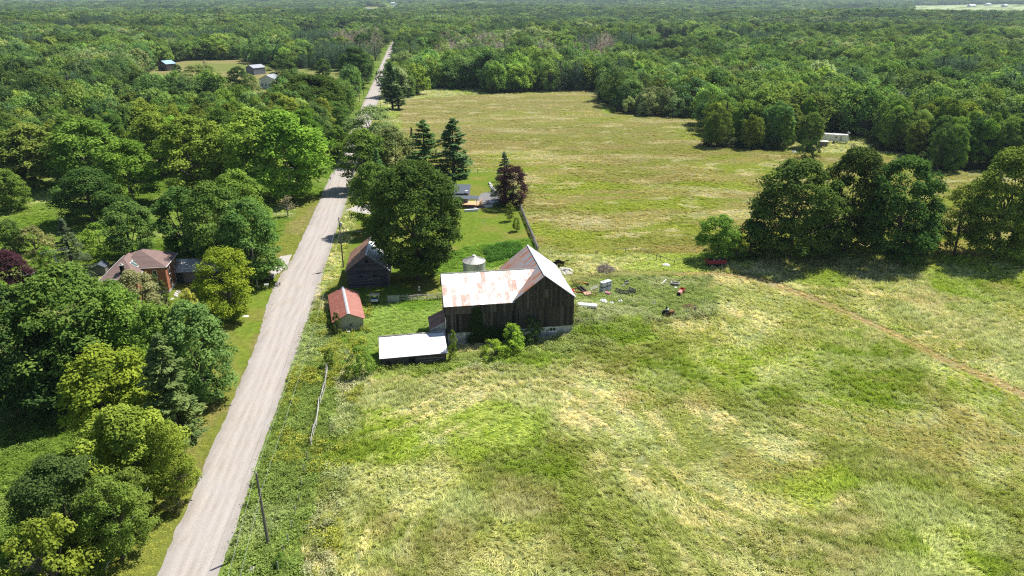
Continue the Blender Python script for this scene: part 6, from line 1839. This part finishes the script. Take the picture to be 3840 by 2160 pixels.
# red wagon
p, q = at(2655, 1003), at(2722, 1001); o = thing("farm_wagon", "dull red farm wagon loaded with dark junk under the bushy tree", "wagon", p, math.atan2(q.y - p.y, q.x - p.x)); Lw = (q - p).length
BLOCKED.append([tuple(v[:2]) for v in (p, q, q + Vector((0, 2.2, 0)), p + Vector((0, 2.2, 0)))])
mb = MB(); mb.box((Lw / 2, 1.0, .75), (Lw, 2.0, .1)); part(mb, "floor", M_GREYWOOD, o)
for c, s in (((Lw / 2, 0, 1.2), (Lw, .07, .85)), ((Lw / 2, 2.0, 1.2), (Lw, .07, .85))): mb = MB(); mb.box(c, s); part(mb, "side_board", M_DARKRED, o)
for x in (0, Lw): mb = MB(); mb.box((x, 1.0, 1.25), (.07, 1.93, .95)); part(mb, "end_board", M_DARKRED, o)
for x in (.9, Lw - .9):
    for y in (.1, 1.9): mb = MB(); mb.tube((x, y - .12, .38), (x, y + .12, .38), .38, n=16); w = part(mb, "wheel", M_BLACK, o); mb = MB(); mb.tube((x, y - .13, .38), (x, y + .13, .38), .2, n=10); part(mb, "rim", M_RAIL, w)
mb = MB(); mb.bar((Lw, 1, .6), (Lw + 1.6, 1, .45), .1); part(mb, "tongue", M_RUST, o)
g = np.random.default_rng(12)
sh = thing("scrap_heap", "heap of dark scrap and pale pieces lying in the red wagon", "scrap", p, o.rotation_euler.z)
for i in range(22):
    mb = MB(); mb.box((0, 0, 0), tuple(g.uniform(.2, .7, 3)), g.uniform(0, 3)); s = part(mb, "scrap_piece", M_BLACK if i % 4 else M_STEEL, sh); s.location = (g.uniform(.4, Lw - .4), g.uniform(.4, 1.6), 1.0 + .5 * g.random()); s.rotation_euler = (g.uniform(-.5, .5), g.uniform(-.5, .5), 0)


# utility cart beside the red-roofed shed
o = thing("utility_cart", "small utility cart with a pale flat canopy beside the red-roofed shed", "cart", at(1406, 1137), R(4))
mb = MB(); mb.box((0, .2, 1.75), (1.9, 1.3, .08), M=Matrix.Rotation(-.12, 3, 'X')); part(mb, "canopy", M_HAY, o)
mb = MB()
for x in (-.85, .85):
    for y in (-.35, .75): mb.bar((x, y, .4), (x, y, 1.75), .05)
part(mb, "canopy_posts", M_STEEL, o)
mb = MB(); mb.box((0, .3, .5), (1.5, 1.3, .35)); part(mb, "body", M_BLACK, o)
mb = MB(); mb.box((0, -.45, .75), (1.4, .3, .5)); bevel(part(mb, "front_cowl", M_WHITE, o), .12, 2)
for x in (-.7, .7):
    for y in (-.4, .8): mb = MB(); mb.tube((x - .1, y, .28), (x + .1, y, .28), .28, n=14); part(mb, "wheel", M_BLACK, o)
mb = MB(); mb.box((0, .4, .85), (1.2, .5, .12)); part(mb, "seat", M_BLUETUB, o)
wire("old_timber", tuple(at(1226, 1113) + Vector((0, 0, .2))), tuple(at(1256, 1109) + Vector((0, 0, .25))), 0, "pale old timber lying at the road edge left of the red-roofed shed", .18, M_RAIL, "timber", None)
mb = MB(); mb.lathe([(.4, 0), (.48, .5), (.42, .5), (.36, .08)], 16); solo(mb, "blue_tub", M_BLUETUB, "round blue tub on the grass above the yellow green bush", "tub", at(1303, 1328))
mb = MB(); mb.box((0, 0, .15), (1.3, .5, .2)); solo(mb, "loose_board", M_PINK, "faded reddish board in the grass left of the yellow green bush", "board", at(1297, 1346), .3)
mb = MB(); mb.box((0, 0, .18), (.5, .35, .35)); solo(mb, "salt_block", M_WHITE, "small white block in the weeds before the cream shed", "block", at(1308, 1248), .3)
# thin white pole with arm on the lawn
p = at(1816, 836); mb = MB(); mb.tube((0, 0, 0), (.5, .3, 1.3), .04); mb.tube((-.9, 0, .06), (0, 0, .08), .04); solo(mb, "lawn_sprinkler", M_WHITE, "thin white sprinkler stand on the lawn", "sprinkler", p)

# ------------------------------------------------------------------ around the brick house
def car(p, rz, label):
    o = thing("parked_car", label, "car", p, rz)
    prof = [(-2.45, .35), (-2.5, .62), (-2.42, .88), (-1.2, .98), (1.05, .98), (2.25, .86), (2.42, .65), (2.4, .35)]
    mb = MB(); mb.prism([(x, -.88, z) for x, z in prof], (0, 1.76, 0)); bevel(part(mb, "body", M_CARDARK, o), .09, 2)
    mb = MB(); a = [(-1.55, .98), (-.95, 1.43), (.55, 1.43), (1.15, .98)]
    vs = [(x, -.8 if z < 1 else -.62, z) for x, z in a] + [(x, .8 if z < 1 else .62, z) for x, z in a]
    mb.add(vs, [(0, 1, 2, 3), (7, 6, 5, 4), (0, 4, 5, 1), (3, 2, 6, 7), (1, 5, 6, 2)]); part(mb, "cabin_glass", M_GLASS, o)
    mb = MB(); mb.box((-.2, 0, 1.45), (1.52, 1.26, .05)); bevel(part(mb, "roof", M_CARDARK, o), .04)
    mb = MB()
    for s in (-1, 1): mb.bar((-1.56, s * .8, .98), (-.95, s * .63, 1.44), .07); mb.bar((1.16, s * .8, .98), (.55, s * .63, 1.44), .07); mb.bar((-.15, s * .8, .98), (-.15, s * .63, 1.44), .06)
    part(mb, "pillars", M_CARDARK, o)
    mb = MB(); mb.box((0, -.9, .55), (4.6, .03, .14)); mb.box((0, .9, .55), (4.6, .03, .14)); part(mb, "side_trim", M_CARTRIM, o)
    for s in (-1, 1): mb = MB(); mb.box((s * 2.46, 0, .48), (.14, 1.74, .16)); part(mb, "bumper", M_STEEL, o)
    for s in (-1, 1): mb = MB(); mb.box((2.4, s * .62, .72), (.08, .34, .16)); part(mb, "headlight", M_WHITE, o)
    for x in (-1.45, 1.5):
        for y in (-.8, .8): mb = MB(); mb.tube((x, y - .1, .33), (x, y + .1, .33), .33, n=16); w = part(mb, "wheel", M_BLACK, o); mb = MB(); mb.tube((x, y - .11, .33), (x, y + .11, .33), .19, n=10); part(mb, "rim", M_STEEL, w)
    return o
cpos = at(985, 1047); car(cpos, R(8), "dark older car with a tan side stripe parked under the maple by the road")
p = at(1000, 1088); o = thing("mailbox", "white roadside mailbox on a post beside the gravel road", "mailbox", p, R(15))
mb = MB(); mb.box((0, 0, .5), (.1, .1, 1.1)); mb.bar((0, 0, .6), (.25, 0, .98), .06); part(mb, "post", M_GREYWOOD, o)
mb = MB(); mb.prism([(-.35, -.16, 1.05), (-.35, .16, 1.05), (-.35, .16, 1.25), (-.35, .08, 1.37), (-.35, -.08, 1.37), (-.35, -.16, 1.25)], (.85, 0, 0)); part(mb, "box", M_WHITE, o)
p, q = at(640, 1152), at(756, 1146)
wk = bpy.data.objects.new("walkway", None); link(wk); wk.location = p; tag(wk, kind="structure", label="pale slab walkway across the lawn to the brick house")
n = 13; d = q - p; ang = math.atan2(d.y, d.x)
for i in range(n):
    mb = MB(); c = d * ((i + .5) / n); mb.box((c.x, c.y, .03 + rnd.uniform(0, .02)), (d.length / n - .06, .95, .08), ang + rnd.uniform(-.03, .03)); part(mb, "slab", M_CONC, wk)
o = thing("flat_stones", "pale flat stones along the front of the brick house", "stone wall", at(665, 1098)); g = np.random.default_rng(14)
for i in range(14): stone(o, (g.uniform(-.6, .8), g.uniform(-3.5, 1.5), -.12), .6)
# television mast
p = at(236, 1074); h = htop(953.6, p)
o = thing("aerial_mast", "lattice television mast with a long antenna left of the brick house", "mast", p)
mb = MB(); pr = [(.22 * math.cos(a), .22 * math.sin(a)) for a in (0, 2.09, 4.19)]
for x, y in pr: mb.bar((x, y, 0), (x * .5, y * .5, h * .92), .035)
n = 16
for i in range(n):
    s0, s1 = 1 - .5 * i / n, 1 - .5 * (i + 1) / n
    for k in range(3):
        a, b = pr[k], pr[(k + 1) % 3]; mb.bar((a[0] * s0, a[1] * s0, h * .92 * i / n), (b[0] * s1, b[1] * s1, h * .92 * (i + 1) / n), .025)
        mb.bar((a[0] * s0, a[1] * s0, h * .92 * i / n), (b[0] * s0, b[1] * s0, h * .92 * i / n), .035)
part(mb, "lattice_tower", M_STEEL, o)
mb = MB(); mb.tube((0, 0, h * .9), (0, 0, h + .9), .035); part(mb, "mast_pipe", M_STEEL, o)
mb = MB(); A_ = Vector((-2.1, -1.2, h + .6)); B_ = Vector((2.2, 1.3, h + .9)); mb.bar(A_, B_, .05)
for i in range(16):
    t = (i + .5) / 16; c = A_.lerp(B_, t); w = .3 + .7 * t; s = Vector((.5, -.86, 0)); mb.bar(c - s * w, c + s * w, .022)
mb.bar(B_ * .6 + Vector((0, 0, .4)), B_ * .75 + Vector((.2, .2, 1.0)), .03)
part(mb, "antenna", M_STEEL, o)
p = at(127, 1030); o = thing("rowing_boat", "white upturned boat beside the purple maple", "boat", p, R(20))
mb = MB(); S = []
for i in range(9):
    t = i / 8; x = -2.2 + 4.4 * t; w = .8 * math.sin(math.pi * min(1, .25 + .75 * (1 - t))) ** .6 if t < 1 else .05; hh = .75 * (1 - .25 * t)
    for k in range(7): a = math.pi * k / 6; S.append((x, w * math.cos(a), hh * math.sin(a) ** .7))
mb.add(S, [(i * 7 + k, i * 7 + k + 1, (i + 1) * 7 + k + 1, (i + 1) * 7 + k) for i in range(8) for k in range(6)] + [tuple(range(7))]); part(mb, "hull", M_WHITE, o, smooth=True); mb = MB(); mb.bar((-2.2, 0, .78), (2.2, 0, .6), .07); part(mb, "keel", M_STEEL, o)
p = at(182, 1058); o = thing("pedal_boat", "low faded red boat-like shell with a dark cockpit on the lawn", "boat", p, R(12))
mb = MB(); mb.prism([(-1.3, 0, .1), (1.3, 0, .1), (1.1, 0, .5), (.3, 0, .78), (-.5, 0, .7), (-1.2, 0, .35)], (0, 1.2, 0)); bevel(part(mb, "shell", M_PINK, o), .12, 2)
mb = MB(); mb.box((-.55, .6, .66), (.75, .9, .1), M=Matrix.Rotation(-.35, 3, 'Y')); part(mb, "cockpit", M_DARK, o)
for i, (x, y) in enumerate(((149, 1033), (156, 1038))): wire("white_board", tuple(at(x - 5, y) + Vector((0, 0, .2))), tuple(at(x + 7, y + 2) + Vector((0, 0, .2))), 0, ["pale board lying by the white boat, farther of two", "pale board lying by the white boat, nearer of two"][i], .09, M_PLASTIC, "board", None)
o = thing("garden_shed", "small grey shed among the trees left of the brick house", "shed", tuple(a2(258, 690)), R(10)); mb = MB(); mb.box((0, 0, 1.0), (2.4, 2.4, 2.0)); part(mb, "wall", M_GREYWOOD, o)
mb = MB(); mb.prism([(-1.4, -1.4, 1.95), (1.4, -1.4, 1.95), (0, -1.4, 2.8)], (0, 2.8, 0)); part(mb, "roof", M_BLUEROOF, o)

# ------------------------------------------------------------------ the person in the oak's shade
def person(p, rz):
    V = [(0, 0, .94), (0, .0, 1.12), (0, .01, 1.34), (0, .02, 1.48), (0, .04, 1.56), (0, .05, 1.66), (0, .04, 1.74),
         (.09, 0, .9), (.11, .03, .5), (.11, -.02, .08), (.12, .12, .04), (-.09, 0, .9), (-.11, -.02, .5), (-.11, -.06, .08), (-.12, .08, .04),
         (.17, 0, 1.42), (.24, .02, 1.18), (.19, .24, 1.10), (.15, .34, 1.12), (-.17, 0, 1.42), (-.24, .0, 1.18), (-.2, .2, 1.05), (-.15, .3, 1.06)]
    E_ = [(0, 1), (1, 2), (2, 3), (3, 4), (4, 5), (5, 6), (0, 7), (7, 8), (8, 9), (9, 10), (0, 11), (11, 12), (12, 13), (13, 14), (2, 15), (15, 16), (16, 17), (17, 18), (2, 19), (19, 20), (20, 21), (21, 22)]
    rad = [(.15, .11), (.14, .1), (.17, .11), (.07, .07), (.055, .06), (.085, .1), (.07, .08), (.09, .09), (.06, .06), (.045, .05), (.045, .03), (.09, .09), (.06, .06), (.045, .05), (.045, .03), (.06, .06), (.045, .045), (.035, .035), (.03, .025), (.06, .06), (.045, .045), (.035, .035), (.03, .025)]
    me = bpy.data.meshes.new("person"); me.from_pydata(V, E_, [])
    o = bpy.data.objects.new("person", me); link(o); o.location = p; o.rotation_euler = (0, 0, rz)
    sk = o.modifiers.new("skin", 'SKIN')
    if not me.skin_vertices:
        b = bmesh.new(); b.from_mesh(me); b.verts.layers.skin.new(); b.to_mesh(me); b.free()
    for i, sv_ in enumerate(me.skin_vertices[0].data): sv_.radius = rad[i]; sv_.use_root = (i == 0)
    ss = o.modifiers.new("subdiv", 'SUBSURF'); ss.levels = 1; ss.render_levels = 1
    m, nt, out = newmat("person_clothes_and_skin")
    tc = N(nt, "ShaderNodeTexCoord"); sp = N(nt, "ShaderNodeSeparateXYZ"); L(nt, tc.outputs["Object"], sp.inputs[0])
    c1 = mixc(nt, math_(nt, 'GREATER_THAN', sp.outputs[2], .98), (.035, .04, .055), (.68, .7, .76))
    c2 = mixc(nt, math_(nt, 'GREATER_THAN', sp.outputs[2], 1.5), c1, (.45, .28, .2))
    c3 = mixc(nt, math_(nt, 'GREATER_THAN', sp.outputs[1], .2), c2, (.45, .28, .2))
    finish(nt, out, c3, .85)
    me.materials.append(m)
    hat = MB(); hat.lathe([(.13, 1.7), (.12, 1.78), (.07, 1.84)], 12, c=(0, .045, 0)); hat.box((0, .17, 1.72), (.18, .14, .015)); part(hat, "cap", M_SHIRT, o)
    for s in (-1, 1):
        mb = MB()
        for k in range(4): mb.path([(s * .15 + (k - 1.5) * .02, .34, 1.11), (s * .15 + (k - 1.5) * .022, .385, 1.115), (s * .15 + (k - 1.5) * .02, .41, 1.095)], [.009, .009, .008], 5)
        mb.path([(s * .15 - s * .035, .33, 1.11), (s * .15 - s * .05, .36, 1.125)], [.011, .009], 5)
        part(mb, "fingers", M_SKIN, o)
    return tag(o, "person in a white shirt and dark trousers standing in the oak's shade", "person")
person(at(1572, 1107), R(-70))
sow()

# ------------------------------------------------------------------ the summer haze
m, nt, out = newmat("summer_haze")
pv = N(nt, "ShaderNodeVolumePrincipled")
pv.inputs["Color"].default_value = (.66, .84, 1.0, 1); pv.inputs["Density"].default_value = .00006; pv.inputs["Anisotropy"].default_value = .3
L(nt, pv.outputs[0], out.inputs["Volume"])
hz = MB(); hz.box((0, 4600, 16), (20000, 9400, 112))
o = link(bpy.data.objects.new("haze", hz.mesh("haze", m))); tag(o, kind="stuff", label="thin summer haze over the whole countryside")
